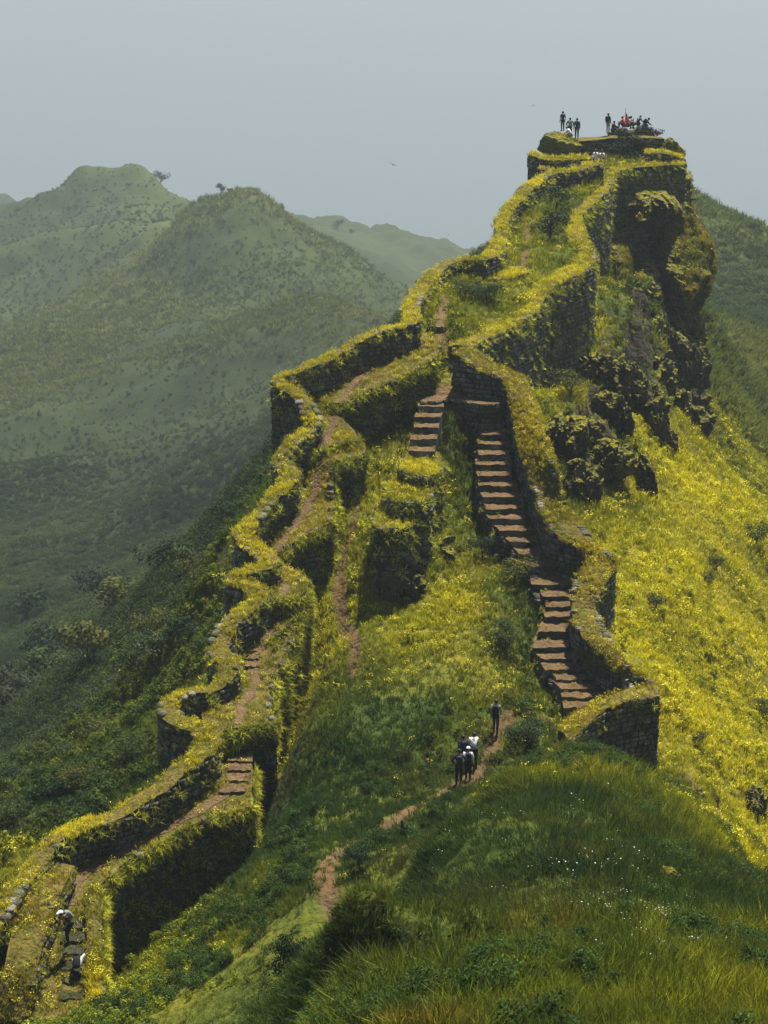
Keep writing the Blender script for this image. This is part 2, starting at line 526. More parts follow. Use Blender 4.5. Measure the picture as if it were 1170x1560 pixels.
# line of the left parapet (bottom to top), then the upper parapet, as (px, py)
PARAPET = [(-70,1470),(-30,1430),(8,1390),(28,1350),(71,1288),(118,1257),(177,1240),(231,1207),(271,1176),(308,1148),(323,1126),
           (300,1106),(270,1097),(253,1079),(262,1064),(301,1055),(338,1036),(354,1014),(336,995),(331,985),(338,965),(368,934),(400,905),(379,888),
           (343,876),(385,862),(418,857),(404,843),(365,821),(379,801),(411,762),(446,730),(438,712),(426,700),(440,676),(478,647),
           (470,623),(448,597),(416,577),(445,568),(500,546),(540,520),(585,500),(633,491),(622,474),(640,437),(668,405),(700,396),
           (737,398),(752,384),(765,352),(765,330),(782,308),(810,282),(838,262),(882,256),(914,252)]
def par_d(py):
    return np.where(py > 500, D_left(py + 46), D_ridge(py + 30))
PAR3 = np.array([P(a, b, par_d(np.array(float(b)))) for a, b in PARAPET])
# right-hand wall: left and right edge of its grassy top, in matched pairs, summit end first
RW_L = [(690,536),(729,564),(768,579),(780,611),(788,650),(796,689),(812,737),(823,776),(838,807),(867,827),(894,843),(897,858),(880,878),(872,901),(871,934),(878,958),(906,988),(934,1016),(956,1036),(962,1054)]
RW_R = [(722,530),(760,560),(802,573),(814,617),(829,664),(845,707),(853,744),(866,776),(889,805),(910,832),(938,850),(938,862),(922,885),(912,905),(908,928),(920,958),(948,1000),(975,1030),(998,1043),(1002,1056)]
RWL3, RWR3 = [], []
for (a, b), (c_, d_) in zip(RW_L, RW_R):
    p = P(a, b, D_stair(b + 45))
    RWL3.append(p)
    tan_r = -P(c_, d_, 1.0)[2]
    RWR3.append(P(c_, d_, -p[2] / tan_r))
RWL3, RWR3 = np.array(RWL3), np.array(RWR3)
RWC3 = (RWL3 + RWR3) / 2
# upper right-hand wall up to the summit bastion
URW = [(700,529,118.6),(735,510,121),(780,492,125),(808,468,129),(818,446,131),(850,424,134),(890,403,138),(892,384,141),(880,364,144),(868,334,150),(890,310,155),(916,288,160),(918,266,165),(940,257,167),(990,252,168.5),(1040,249,169.5)]
URW3 = np.array([P(*q) for q in URW])
POLY_IN = np.vstack([PAR3[:, :2], [[19, 180], [24.3, 181], [25.0, 175]], URW3[::-1, :2], RWC3[:, :2], [[11.2, 88.6], [8.6, 87], [7.5, 80], [8, 60], [-30, 55]]])

KNOLL_EDGE = None
PATHS = [  # (polyline px/py/d, half width)
 ([(870,1080,91),(800,1075,90.6),(770,1090,89.6),(757,1112,88.5),(748,1140,87),(733,1168,85.3),(705,1196,83.3)], .42),
 ([(700,1200,83),(655,1225,80.5),(600,1255,77.5),(560,1270,76.2),(520,1290,74.8),(498,1312,73),(495,1340,71),(512,1375,68.5),(510,1400,67)], .52),
 ([(514,870,104),(520,905,102.3),(524,935,100.6),(538,965,98.7),(541,995,97),(536,1030,95)], .42),
 ([(545,750,109),(540,800,106.8),(516,866,104)], .28),
 ([(640,600,117),(700,596,115.8),(750,612,115.2)], .9),
 ([(690,540,119),(668,500,121.5),(678,460,125.8),(670,440,128.5)], .5),
 ([(790,410,136.5),(803,385,140.5),(800,350,147.5),(812,335,150)], .3),
 ([(1040,1170,91),(1080,1215,88.5),(1120,1275,82),(1150,1330,77)], .35),
]
PATH3 = [(np.array([P(*q) for q in pl]), hw) for pl, hw in PATHS]

def terrain(x, y):
    """height and growth at places (x, y)"""
    zo, yo = rbf_eval(FIT_OUT, x, y)
    near = (y < 200) & (np.abs(x) < 60)
    zi, yi = np.array(zo), np.array(yo)
    m = near & in_poly(x, y, POLY_IN)
    if m.any():
        a, b = rbf_eval(FIT_IN, x[m], y[m])
        zi[m], yi[m] = a, b
    w = np.where(m, sstep(66, 78, y), 0)
    z = zo + (zi - zo) * w
    ye = yo + (yi - yo) * w
    return z, ye, m

def relief(x, y):
    s = np.clip(y / 400, 0, 1)
    z = 0.30 * fbm(x / 4.5, y / 4.5, oct=5, seed=3) * np.where(y < 300, 1, 0)
    z = z + sstep(150, 330, y) * (1.2 + 0.004 * y) * 1.6 * fbm(x / 34, y / 34, oct=5, seed=9)
    z = z + sstep(200, 300, y) * sstep(2500, 1200, y) * (.7 * fbm(x / 6.5, y / 6.5, oct=2, seed=29) + 1.1 * fbm(x / 14, y / 14, oct=2, seed=28))
    z = z + sstep(220, 420, y) * np.minimum(y, 1500) * sstep(5000, 1800, y) * 0.0125 * (ridged(x / 130 + y / 190, y / 150 - x / 300, oct=4, seed=21) - 0.45)
    return z

def blocks(x, y, z, rk):
    out = np.zeros_like(x)
    m = rk > 0
    if m.any():
        xx, yy, zz = x[m], y[m], z[m]
        w = .25 * fbm(xx, yy, oct=3, seed=37)
        out[m] = 1.7 * (worley(xx / 2.3 + w, yy / 3.2, zz / 2.6, 5) - .55) + .6 * (worley(xx / .9, yy / 1.2 + w, zz / .9, 9) - .5)
    return out

def height(x, y):
    x = np.atleast_1d(np.asarray(x, float)); y = np.atleast_1d(np.asarray(y, float))
    z, ye, m = terrain(x, y)
    # rocky slope below the upper wall is broken ground
    rk = rocky(x, y) * (~m)
    z = z + relief(x, y) + rk * (1.2 * (ridged(x / 2.6, y / 6.0, z / 5.0, oct=5, seed=31) - 0.6) + blocks(x, y, z, rk))
    # knoll: soft tussocks
    z = z + 0.34 * fbm(x / 2.6, y / 2.6, oct=3, seed=61) * (y < 86)
    for pl, hw in PATH3:
        if y.min() < 150:
            z = z - 0.10 * np.exp(-(seg_dist(x, y, pl) / hw) ** 2)
    return z, ye, m, rk

ROCKY = np.array([P(*q)[:2] for q in [(800,580,122),(850,760,114),(900,790,112),(1000,740,121),(1060,690,140),(1080,600,158),(1065,430,178),(930,370,172),(872,500,132)]])
def rocky(x, y):
    ins = in_poly(x, y, ROCKY)
    d = seg_dist(x, y, np.vstack([ROCKY, ROCKY[:1]]))
    return np.where(ins, sstep(0, 4, d), 0)

def ground_colour(x, y, z, ye, rk, nz):
    n1 = fbm(x / 3.0, y / 3.0, oct=4, seed=41)
    n2 = fbm(x / 11.0, y / 11.0, oct=3, seed=43)
    far = sstep(150, 300, y)
    yy = np.clip(ye + 0.45 * n1 * (1 - far) + 0.25 * n2, 0, 1)[:, None]
    green = np.array([0.032, 0.056, 0.010]); olive = np.array([0.15, 0.14, 0.012])
    c = green * (1 - yy) + olive * yy
    fn = fbm(x / 40, y / 40, oct=5, seed=47)[:, None]
    fn2 = fbm(x / 9, y / 9, oct=4, seed=49)[:, None]
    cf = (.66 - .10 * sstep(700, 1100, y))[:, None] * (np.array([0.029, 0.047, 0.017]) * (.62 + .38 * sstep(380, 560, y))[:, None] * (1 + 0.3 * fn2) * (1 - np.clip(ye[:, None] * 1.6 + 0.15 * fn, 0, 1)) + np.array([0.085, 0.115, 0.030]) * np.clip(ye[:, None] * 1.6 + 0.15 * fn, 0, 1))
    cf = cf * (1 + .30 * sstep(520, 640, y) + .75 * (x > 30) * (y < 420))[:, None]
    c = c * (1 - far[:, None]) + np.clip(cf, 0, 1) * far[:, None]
    rock = np.array([0.022, 0.021, 0.016])
    steep = sstep(0.72, 0.5, nz) * (y < 200)
    rr = np.clip(steep * 0.6 + rk * sstep(-0.30, 0.08, fbm(x / 2.4, y / 5.0, z / 4.0, oct=4, seed=53)), 0, 1)[:, None]
    c = c * (1 - rr) + rock * rr * np.clip(1 + 1.3 * fbm(x / .7, y / .9, z / 1.3, oct=3, seed=57), .3, 2.2)[:, None]
    soil = np.zeros_like(x)
    if y.min() < 160:
        for pl, hw in PATH3:
            d = seg_dist(x, y, pl)
            soil = np.maximum(soil, sstep(1.15, 0.55, d / hw + 0.45 * n1))
    sc = np.array([0.088, 0.060, 0.031]) * (1 + 0.35 * n1[:, None])
    c = c * (1 - soil[:, None]) + sc * soil[:, None]
    return np.clip(c, 0.003, 1), soil, rr[:, 0]

def build_land():
    nu, nv = 420, 1500
    ys = np.exp(np.concatenate([np.linspace(math.log(24), math.log(190), 900), np.linspace(math.log(190), math.log(1900), 480)[1:], np.linspace(math.log(1900), math.log(11500), 60)[1:]]))
    us = np.concatenate([np.linspace(-.75, -.27, 70)[:-1], np.linspace(-.27, .27, 380), np.linspace(.27, .75, 70)[1:]])
    U, Y = np.meshgrid(us, ys)
    X = U * Y
    x, y = X.ravel(), Y.ravel()
    z, ye, m, rk = height(x, y)
    # keep ground under the sight line between inside and outside level changes tidy
    Z = z.reshape(X.shape)
    G = np.stack([X, Y, Z], -1)
    du = np.gradient(G, axis=1); dv = np.gradient(G, axis=0)
    nn = np.cross(du, dv); nn /= np.linalg.norm(nn, axis=-1, keepdims=True) + 1e-9
    nz = np.abs(nn[..., 2]).ravel()
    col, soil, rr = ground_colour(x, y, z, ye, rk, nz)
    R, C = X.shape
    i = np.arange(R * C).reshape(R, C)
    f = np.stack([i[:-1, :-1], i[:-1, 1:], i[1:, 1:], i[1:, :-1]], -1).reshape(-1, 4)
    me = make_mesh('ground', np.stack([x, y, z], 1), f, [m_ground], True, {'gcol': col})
    link('ground', me, kind='structure', label='grassy ridge, slopes and far green hills')
    return dict(x=X, y=Y, z=Z, ye=ye.reshape(X.shape), m=m.reshape(X.shape), soil=soil.reshape(X.shape), rock=rr.reshape(X.shape), n=nn, rk=rk.reshape(X.shape))

LAND = build_land()

def gz(x, y):
    return float(height(np.array([x]), np.array([y]))[0][0])
# ---------------------------------------------------------------- haze over the valley
def build_haze():
    m = bpy.data.materials.new('haze_air'); m.use_nodes = True
    nt = m.node_tree; nt.nodes.clear()
    v = nt.nodes.new('ShaderNodeVolumePrincipled')
    v.inputs['Color'].default_value = (0.335, 0.388, 0.445, 1)
    v.inputs['Density'].default_value = HAZE_DENSITY
    v.inputs['Anisotropy'].default_value = 0.2
    o = nt.nodes.new('ShaderNodeOutputMaterial')
    nt.links.new(v.outputs[0], o.inputs['Volume'])
    X, Y0, Y1, Z0, Z1 = 4500, -60, 11800, -1500, 12
    vs = [(-X, Y0, Z0), (X, Y0, Z0), (X, Y1, Z0), (-X, Y1, Z0), (-X, Y0, Z1), (X, Y0, Z1), (X, Y1, Z1), (-X, Y1, Z1)]
    fs = [(3, 2, 1, 0), (4, 5, 6, 7), (0, 1, 5, 4), (1, 2, 6, 5), (2, 3, 7, 6), (3, 0, 4, 7)]
    link('haze', make_mesh('haze', vs, fs, [m]), kind='stuff', label='pale blue haze filling the valley air')
HAZE_DENSITY = 0.00034
build_haze()

# ---------------------------------------------------------------- stones
def stone_template(k):
    r = random.Random(100 + k)
    # unit block: x along wall, y outward (front at +0.5), z up
    def ring(y, sx, sz, j):
        return [((-.5 * sx) + r.uniform(-j, j), y + r.uniform(-j, j) * .5, -.5 * sz + r.uniform(-j, j)),
                ((.5 * sx) + r.uniform(-j, j), y + r.uniform(-j, j) * .5, -.5 * sz + r.uniform(-j, j)),
                ((.5 * sx) + r.uniform(-j, j), y + r.uniform(-j, j) * .5, .5 * sz + r.uniform(-j, j)),
                ((-.5 * sx) + r.uniform(-j, j), y + r.uniform(-j, j) * .5, .5 * sz + r.uniform(-j, j))]
    v = ring(-.5, .95, .95, 0) + ring(.2, 1.0, 1.0, .05) + ring(.5, .72, .70, .09)
    f = [(3, 2, 1, 0)]
    for b in (0, 4):
        for i in range(4):
            j = (i + 1) % 4
            f.append((b + i, b + j, b + 4 + j, b + 4 + i))
    f.append((8, 9, 10, 11))
    return np.array(v), f
STONES = [stone_template(k) for k in range(10)]
STONE_ME = [make_mesh('stone', v, f, [m_stone]) for v, f in STONES]
QF = [np.array(f) for v, f in STONES]

def emit_stones(parent, mats, single=0, kindname='stone'):
    """mats: list of (template, 4x4 numpy). The largest in view become objects, the rest one mesh"""
    def size(m):
        p = m[:3, 3]
        return np.linalg.norm(m[:3, 0]) * np.linalg.norm(m[:3, 2]) / (p[1] ** 2)
    mats = sorted(mats, key=lambda q: -size(q[1]))
    for k, m in mats[:single]:
        o = link(kindname, STONE_ME[k], parent)
        o.matrix_local = Matrix(m.tolist())
    rest = mats[single:]
    if rest:
        vs, fs, n = [], [], 0
        for k, m in rest:
            v = STONES[k][0] @ m[:3, :3].T + m[:3, 3]
            vs.append(v); fs.append(QF[k] + n); n += len(v)
        me = make_mesh('stone_courses', np.vstack(vs), np.vstack(fs), [m_stone])
        link('stone_courses', me, parent, kind='stuff')

def lay_stones(line, zt, zb, out_sign, h=0.27, w=(0.3, 0.6), depth=0.35, proud=0.06, skip=0.02):
    """irregular coursed stones on the vertical face under a plan polyline; out_sign=+1 means outward is to the right of travel"""
    line = np.asarray(line)[:, :2]
    seg = np.hypot(*np.diff(line, axis=0).T)
    s = np.concatenate([[0], np.cumsum(seg)])
    L = s[-1]
    res = []
    r = random.Random(int(L * 1000) % 9999)
    zmax, zmin = float(np.max(zt)), float(np.min(zb))
    row = 0
    z = zmax
    while z > zmin - h:
        hh = h * r.uniform(0.8, 1.2)
        q = r.uniform(-w[1], 0)
        while q < L:
            ww = r.uniform(*w)
            c = q + ww / 2
            q += ww + 0.02
            if c < 0 or c > L or r.random() < skip:
                continue
            top = np.interp(c, s, zt); bot = np.interp(c, s, zb)
            zc = z - hh / 2
            if zc + hh / 2 > top + 0.05 or zc < bot - hh:
                continue
            a = np.array([np.interp(c - ww * .4, s, line[:, 0]), np.interp(c - ww * .4, s, line[:, 1])])
            b = np.array([np.interp(c + ww * .4, s, line[:, 0]), np.interp(c + ww * .4, s, line[:, 1])])
            t = b - a; ln = np.hypot(*t)
            if ln < 1e-4: continue
            t /= ln
            nrm = np.array([t[1], -t[0]]) * out_sign
            dd = depth * r.uniform(.8, 1.1)
            pr = proud * r.uniform(-.3, 1.3)
            cen = (a + b) / 2 + nrm * (pr - dd * .5 + .03)
            m = np.eye(4)
            tx = np.array([t[0], t[1], r.uniform(-.05, .05)])
            hz = min(hh, 2 * (top - zc) + .04)
            m[:3, 0] = tx * ww * (1 if out_sign < 0 else -1) * -1
            m[:3, 1] = np.array([nrm[0], nrm[1], r.uniform(-.08, .08)]) * dd
            m[:3, 2] = np.array([0, 0, 1]) * (hh - .015)
            if np.linalg.det(m[:3, :3]) < 0:
                m[:3, 0] *= -1
            m[:3, 3] = [cen[0], cen[1], zc]
            res.append((r.randrange(len(STONES)), m))
        z -= hh + 0.015
        row += 1
    return res

def coping(line, sign, seed, p=.15):
    """bare stones left along the edge of a wall top"""
    r = random.Random(seed); res = []
    run = 0
    for a, b in zip(line[:-1], line[1:]):
        if run <= 0 and r.random() < p * .4: run = r.randrange(2, 6)
        run -= 1
        if run < 0: continue
        t = (b - a)[:2]; ln = np.hypot(*t)
        if ln < .05: continue
        t = t / ln; nr = np.array([t[1], -t[0]]) * sign
        c = (a + b) / 2
        m = np.eye(4); an = r.uniform(-.3, .3)
        t = np.array([t[0] * math.cos(an) - t[1] * math.sin(an), t[0] * math.sin(an) + t[1] * math.cos(an)]); nr2 = np.array([t[1], -t[0]]) * sign
        m[:3, 0] = np.array([t[0], t[1], (b - a)[2] / ln * .8]) * ln * r.uniform(.7, 1.0)
        m[:3, 1] = np.array([nr2[0], nr2[1], r.uniform(-.1, .1)]) * r.uniform(.3, .5)
        m[:3, 2] = np.array([0, 0, 1]) * r.uniform(.18, .34)
        if np.linalg.det(m[:3, :3]) < 0: m[:3, 0] *= -1
        m[:3, 3] = [c[0] - nr[0] * .12, c[1] - nr[1] * .12, c[2] - .01]
        res.append((r.randrange(len(STONES)), m))
    return res

def band(name, Lp, Rp, botL, botR, parent, mat=None, crown=0.12, jit=0.05, top_mat=None):
    """solid wall between a left and a right top line, with drops to botL / botR. Open nowhere."""
    n = len(Lp)
    v, f = [], []
    K = 5
    for i in range(n):
        a, b = Lp[i], Rp[i]
        row = [(a[0], a[1], botL[i])]
        for k in range(K):
            t = k / (K - 1)
            q = a * (1 - t) + b * t
            c = crown * math.sin(math.pi * t)
            j = jit * float(_hash(np.array([i * 3]), np.array([k]), np.array([0]), 5)[0] - .5)
            row.append((q[0], q[1], q[2] + c + j))
        row.append((b[0], b[1], botR[i]))
        v += row
    W = K + 2
    for i in range(n - 1):
        for k in range(W - 1):
            f.append((i * W + k, i * W + k + 1, (i + 1) * W + k + 1, (i + 1) * W + k))
        f.append((i * W + W - 1, i * W, (i + 1) * W, (i + 1) * W + W - 1))
    f.append(tuple(range(W - 1, -1, -1)))
    f.append(tuple((n - 1) * W + k for k in range(W)))
    v = np.array(v)
    mi = []
    for i in range(n - 1):
        mi += [0] + [1] * (K - 1) + [0] + [0]
    mi += [0, 0]
    me = make_mesh(name, v, f, [mat or m_core, top_mat or m_sod], mat_idx=mi)
    o = link(name, me, parent)
    return o

CAPS = []     # (Lp, Rp, colour key, density, height): where turf grows on masonry
FACES = []    # (line, ztop, zbot, sign, density): faces with tufts hanging from their joints
def turf_on(Lp, Rp, key='wall', dens=14, hgt=.32, over=.12):
    CAPS.append((np.array(Lp), np.array(Rp), key, dens, hgt, over))

def offset_line(C, hw):
    C = np.asarray(C)
    t = np.gradient(C[:, :2], axis=0)
    # smooth the tangent so that tight corners do not fold
    t = np.array([t[max(0, i - 1):i + 2].mean(0) for i in range(len(t))])
    t /= np.linalg.norm(t, axis=1, keepdims=True) + 1e-9
    nr = np.stack([t[:, 1], -t[:, 0]], 1)
    hw = hw * (1 + .22 * fbm(C[:, 0] / 2.2, C[:, 1] / 2.2, oct=2, seed=77))[:, None]
    Rr = C.copy(); Rr[:, :2] += nr * hw
    Ll = C.copy(); Ll[:, :2] -= nr * hw
    return Ll, Rr

def ground_at(A, off=0.0):
    A = np.asarray(A)
    return height(A[:, 0], A[:, 1])[0] + off

# ---- left parapet, bottom to summit (travelling away: left side is the outside)
par = resample(chaikin(PAR3, 2), 0.45)
n_low = int(np.argmin(np.abs(par[:, 1] - P(633, 491, par_d(np.array(491.)))[1])))
def build_parapet(C, name, label, single, hw=.52, inner_h=1.7, outer_extra=5.5):
    root = empty(name, (float(C[0, 0]), float(C[0, 1]), float(C[0, 2]) - 1.5), label, 'wall', 'walls of the ridge fort')
    inv = Matrix.Translation(-Vector(root.location))
    Lp, Rp = offset_line(C, hw)
    zw = 0.30 * fbm(C[:, 0] / 1.6, C[:, 1] / 1.6, oct=3, seed=71)
    Lp[:, 2] += zw - .05; Rp[:, 2] += zw + .03
    gl = np.minimum(ground_at(Lp + np.array([0, 0, 0]), -1.0), Lp[:, 2] - outer_extra)
    gr = np.minimum(ground_at(Rp, -.6), Rp[:, 2] - inner_h - .6)
    o = band('wall_core', Lp, Rp, gl, gr, root); o.matrix_parent_inverse = inv
    st = lay_stones(Rp, Rp[:, 2], np.maximum(gr, Rp[:, 2] - 3.2), +1, h=.26, w=(.26, .55))
    st += lay_stones(Lp, Lp[:, 2], gl, -1, h=.34, w=(.35, .7))
    st += coping(Rp, +1, 3) + coping(Lp, -1, 4)
    emit_local(root, st, single)
    turf_on(Lp, Rp, 'wall', 22, .25, .06)
    FACES.append((Rp, Rp[:, 2], np.maximum(gr, Rp[:, 2] - 3), +1, 3.5, .36))
    FACES.append((Lp, Lp[:, 2], gl, -1, 1.0, .35))
    return root

def emit_local(root, mats, single):
    loc = np.array(root.location)
    out = []
    for k, m in mats:
        m = m.copy(); 
        out.append((k, m))
    # sort by apparent size in world space, then shift into the parent's frame
    out.sort(key=lambda q: -np.linalg.norm(q[1][:3, 0]) * np.linalg.norm(q[1][:3, 2]) / (q[1][1, 3] ** 2))
    for k, m in out[:single]:
        m[:3, 3] -= loc
        o = link('stone', STONE_ME[k], root)
        o.matrix_local = Matrix(m.tolist())
    rest = out[single:]
    if rest:
        vs, fs, n = [], [], 0
        for k, m in rest:
            v = STONES[k][0] @ m[:3, :3].T + (m[:3, 3] - loc)
            vs.append(v); fs.append(QF[k] + n); n += len(v)
        # ten quads and more per stone
        link('stone_courses', make_mesh('stone_courses', np.vstack(vs), np.vstack(fs), [m_stone]), root, kind='stuff')

build_parapet(par[:n_low + 1], 'parapet_wall', 'low winding stone parapet with yellow turf top along the left drop', 280)
build_parapet(par[n_low:], 'parapet_wall', 'stone parapet with yellow turf top climbing the skyline to the summit', 150, inner_h=1.3, outer_extra=4)

# ---- terraces of the left wall walk
def Tq(lst):
    return np.array([P(a, b, D_left(b + c_)) for a, b, c_ in lst])
TERR = [
 ([(40,1450,0),(30,1400,0),(60,1330,0),(100,1290,0),(118,1275,0),(200,1255,0),(240,1225,0),(290,1195,0),(325,1168,0),(345,1158,0),(383,1160,0),(384,1228,0),(334,1240,0),(275,1264,0),(220,1298,0),(185,1314,0),(151,1344,0),(154,1440,0),(152,1560,0),(50,1560,0)], .15),
 ([(318,1124,36),(345,1110,36),(421,1100,36),(417,1083,32),(409,1056,12),(388,1020,0),(350,1030,0),(300,1070,20)], .1),
 ([(360,1066,0),(400,1068,0),(414,1052,4),(424,1020,5),(436,995,5),(451,962,10),(453,940,10),(400,930,8),(366,990,0)], .12),
 ([(385,985,0),(418,972,12),(440,950,16),(471,915,20),(469,890,10),(462,876,5),(420,880,0),(395,925,0)], .1),
 ([(408,912,38),(463,905,38),(468,893,34),(463,880,20),(446,866,5),(430,860,0),(405,865,0),(395,895,10)], .1),
 ([(395,862,0),(430,838,12),(470,812,18),(506,795,20),(511,777,16),(508,752,6),(490,732,0),(468,740,0),(450,775,0),(400,830,0)], .12),
 ([(470,760,0),(507,764,8),(509,700,34),(555,694,34),(553,678,26),(505,668,15),(465,688,8),(462,720,0)], .1),
 ([(470,690,22),(512,676,34),(547,670,34),(540,655,22),(514,630,16),(500,600,10),(466,600,10),(478,640,15)], .1),
 ([(492,612,15),(522,614,28),(560,596,28),(600,579,28),(650,556,26),(676,530,8),(650,505,0),(590,525,0),(540,545,0),(500,570,4)], .1),
]
from mathutils.bvhtree import BVHTree
PRISM_BVH = []
def masonry_top(x, y):
    best = None
    for b in PRISM_BVH:
        h = b.ray_cast(Vector((x, y, 50)), Vector((0, 0, -1)))
        if h[0] is not None and (best is None or h[0].z > best): best = h[0].z
    return best
def prism(name, top, parent, zdrop, label=None, soilmask=None, mat=m_core):
    """a level-to-sloping terrace: top polygon (local), sides down by zdrop"""
    bm = bmesh.new()
    vs = [bm.verts.new(V(p)) for p in top]
    f = bm.faces.new(vs)
    if f.normal.z < 0: f.normal_flip()
    bm.normal_update()
    if f.normal.z < 0:
        bmesh.ops.reverse_faces(bm, faces=[f])
    r = bmesh.ops.extrude_face_region(bm, geom=[f])
    for e in r['geom']:
        if isinstance(e, bmesh.types.BMVert):
            e.co.z -= zdrop
    bm.normal_update()
    bmesh.ops.recalc_face_normals(bm, faces=bm.faces[:])
    bmesh.ops.triangulate(bm, faces=bm.faces[:])
    for fc in bm.faces:
        fc.material_index = 1 if fc.normal.z > .5 else 0
    me = bpy.data.meshes.new(name); bm.to_mesh(me); bm.free()
    me.materials.append(mat); me.materials.append(m_sod)
    v = [q.co[:] for q in me.vertices]
    PRISM_BVH.append(BVHTree.FromPolygons([Vector(q) for q in v], [tuple(p.vertices) for p in me.polygons if p.material_index == 1]))
    return link(name, me, parent)

TERR3 = []
def ragged(top, amp):
    q = resample(top, .7, closed=True)
    c = q[:, :2].mean(0)
    d = q[:, :2] - c; d /= np.linalg.norm(d, axis=1, keepdims=True) + 1e-9
    q[:, :2] += d * (amp * 1.6 * fbm(q[:, 0] / 1.1, q[:, 1] / 1.1, q[:, 2], oct=3, seed=151))[:, None]
    return q
def build_terraces():
    loc = P(300, 1250, 83)
    loc[2] -= 2
    root = empty('wall_walk', V(loc), 'stone terraces carrying the wall walk beside the left parapet', 'terrace', 'walls of the ridge fort')
    inv = Matrix.Translation(-Vector(root.location))
    stones = []
    for lst, cr in TERR:
        top = ragged(Tq(lst), .22)
        TERR3.append(top)
        o = prism('terrace_core', top, root, 7.0); o.matrix_parent_inverse = inv
        line = resample(np.vstack([top, top[:1]]), .4)
        # orientation: make outward side right of travel
        area = 0.5 * np.sum(top[:, 0] * np.roll(top[:, 1], -1) - np.roll(top[:, 0], -1) * top[:, 1])
        sign = 1 if area > 0 else -1
        # only faces that look towards the meadow or the observer
        t = np.gradient(line[:, :2], axis=0)
        nr = np.stack([t[:, 1], -t[:, 0]], 1) * sign
        nr /= np.linalg.norm(nr, axis=1, keepdims=True) + 1e-9
        keep = (nr[:, 1] < 0.25) & (nr[:, 0] > -.75)
        i = 0
        while i < len(line):
            if not keep[i]: i += 1; continue
            j = i
            while j + 1 < len(line) and keep[j + 1]: j += 1
            seg = line[i:j + 1]
            if len(seg) > 2:
                zb = np.maximum(ground_at(seg, -.3), seg[:, 2] - 7)
                stones += lay_stones(seg, seg[:, 2] + .05, zb, sign, h=.30, w=(.3, .62), proud=.09)
                FACES.append((seg, seg[:, 2], zb, sign, 16, .40))
            i = j + 1
    emit_local(root, stones, 300)
build_terraces()

# ---- right-hand wall beside the long stair
def build_right_wall():
    Lp = resample(np.hstack([RWL3, RWR3]), .5)
    Lp, Rp = Lp[:, :3].copy(), Lp[:, 3:].copy()
    Lp = chaikin(Lp, 1); Rp = chaikin(Rp, 1)
    loc = Lp[-1] - np.array([0, 0, 3.])
    root = empty('stair_wall', V(loc), 'broad curving wall with olive turf top beside the long stair', 'wall', 'walls of the ridge fort')
    inv = Matrix.Translation(-Vector(root.location))
    zl = np.minimum(ground_at(Lp, -.5), Lp[:, 2] - 3.4)
    zr = np.minimum(ground_at(Rp, -.5), Rp[:, 2] - 1.2)
    o = band('wall_core', Lp, Rp, zl, zr, root, crown=.15); o.matrix_parent_inverse = inv
    # travelling from summit end towards the observer: L side (stair) is on the right hand of travel
    st = lay_stones(Lp, Lp[:, 2], zl, +1, h=.30, w=(.3, .6))
    st += lay_stones(Rp, Rp[:, 2], zr, -1, h=.27, w=(.28, .5))
    st += coping(Lp, +1, 5) + coping(Rp, -1, 6)
    emit_local(root, st, 280)
    turf_on(Lp, Rp, 'brown', 27, .26, .08)
    FACES.append((Rp, Rp[:, 2], zr, -1, .8, .3))
build_right_wall()

# ---- bastion that closes the wall at the foot of the stair
BAST_T = [(1002,1056),(985,1047),(962,1058),(930,1075),(890,1088),(858,1110),(850,1130),(872,1128),(905,1095),(940,1083),(985,1070)]
def build_bastion():
    # front face line from the right corner to the knoll
    front = [P(1004,1060,89.6), P(962,1066,89.0), P(922,1080,88.2), P(898,1100,86.8), P(868,1130,85.2)]
    back = [P(998,1040,91.4), P(955,1050,90.7), P(912,1066,89.9), P(880,1084,88.4), P(850,1112,86.7)]
    side = P(1010, 1060, 89.8)
    F = resample(np.array(front), .5); B = resample(np.array(back), .5)
    n = min(len(F), len(B))
    F = resample(np.array(front), np.linalg.norm(np.diff(np.array(front), axis=0), axis=1).sum() / (n - 1) * .999)[:n]
    B = resample(np.array(back), np.linalg.norm(np.diff(np.array(back), axis=0), axis=1).sum() / (n - 1) * .999)[:n]
    root = empty('bastion', V(F[0] - np.array([0, 0, 5.])), 'tall dark stone bastion closing the foot of the stair', 'bastion', 'walls of the ridge fort')
    inv = Matrix.Translation(-Vector(root.location))
    zf = np.minimum(ground_at(F, -.5), F[:, 2] - np.linspace(6.2, 2.0, n)); zb = np.minimum(ground_at(B, -.5), B[:, 2] - 2.5)
    o = band('wall_core', B, F, zb, zf, root); o.matrix_parent_inverse = inv
    st = lay_stones(F, F[:, 2], zf, -1, h=.26, w=(.28, .52))
    endl = np.array([F[0], B[0]]); endl = resample(endl, .4)
    st += lay_stones(endl, endl[:, 2], np.full(len(endl), zf[0]), +1, h=.26, w=(.28, .5))
    emit_local(root, st, 300)
    turf_on(B, F, 'brown', 18, .26, .08)
    FACES.append((F, F[:, 2], zf, -1, .9, .3))
build_bastion()

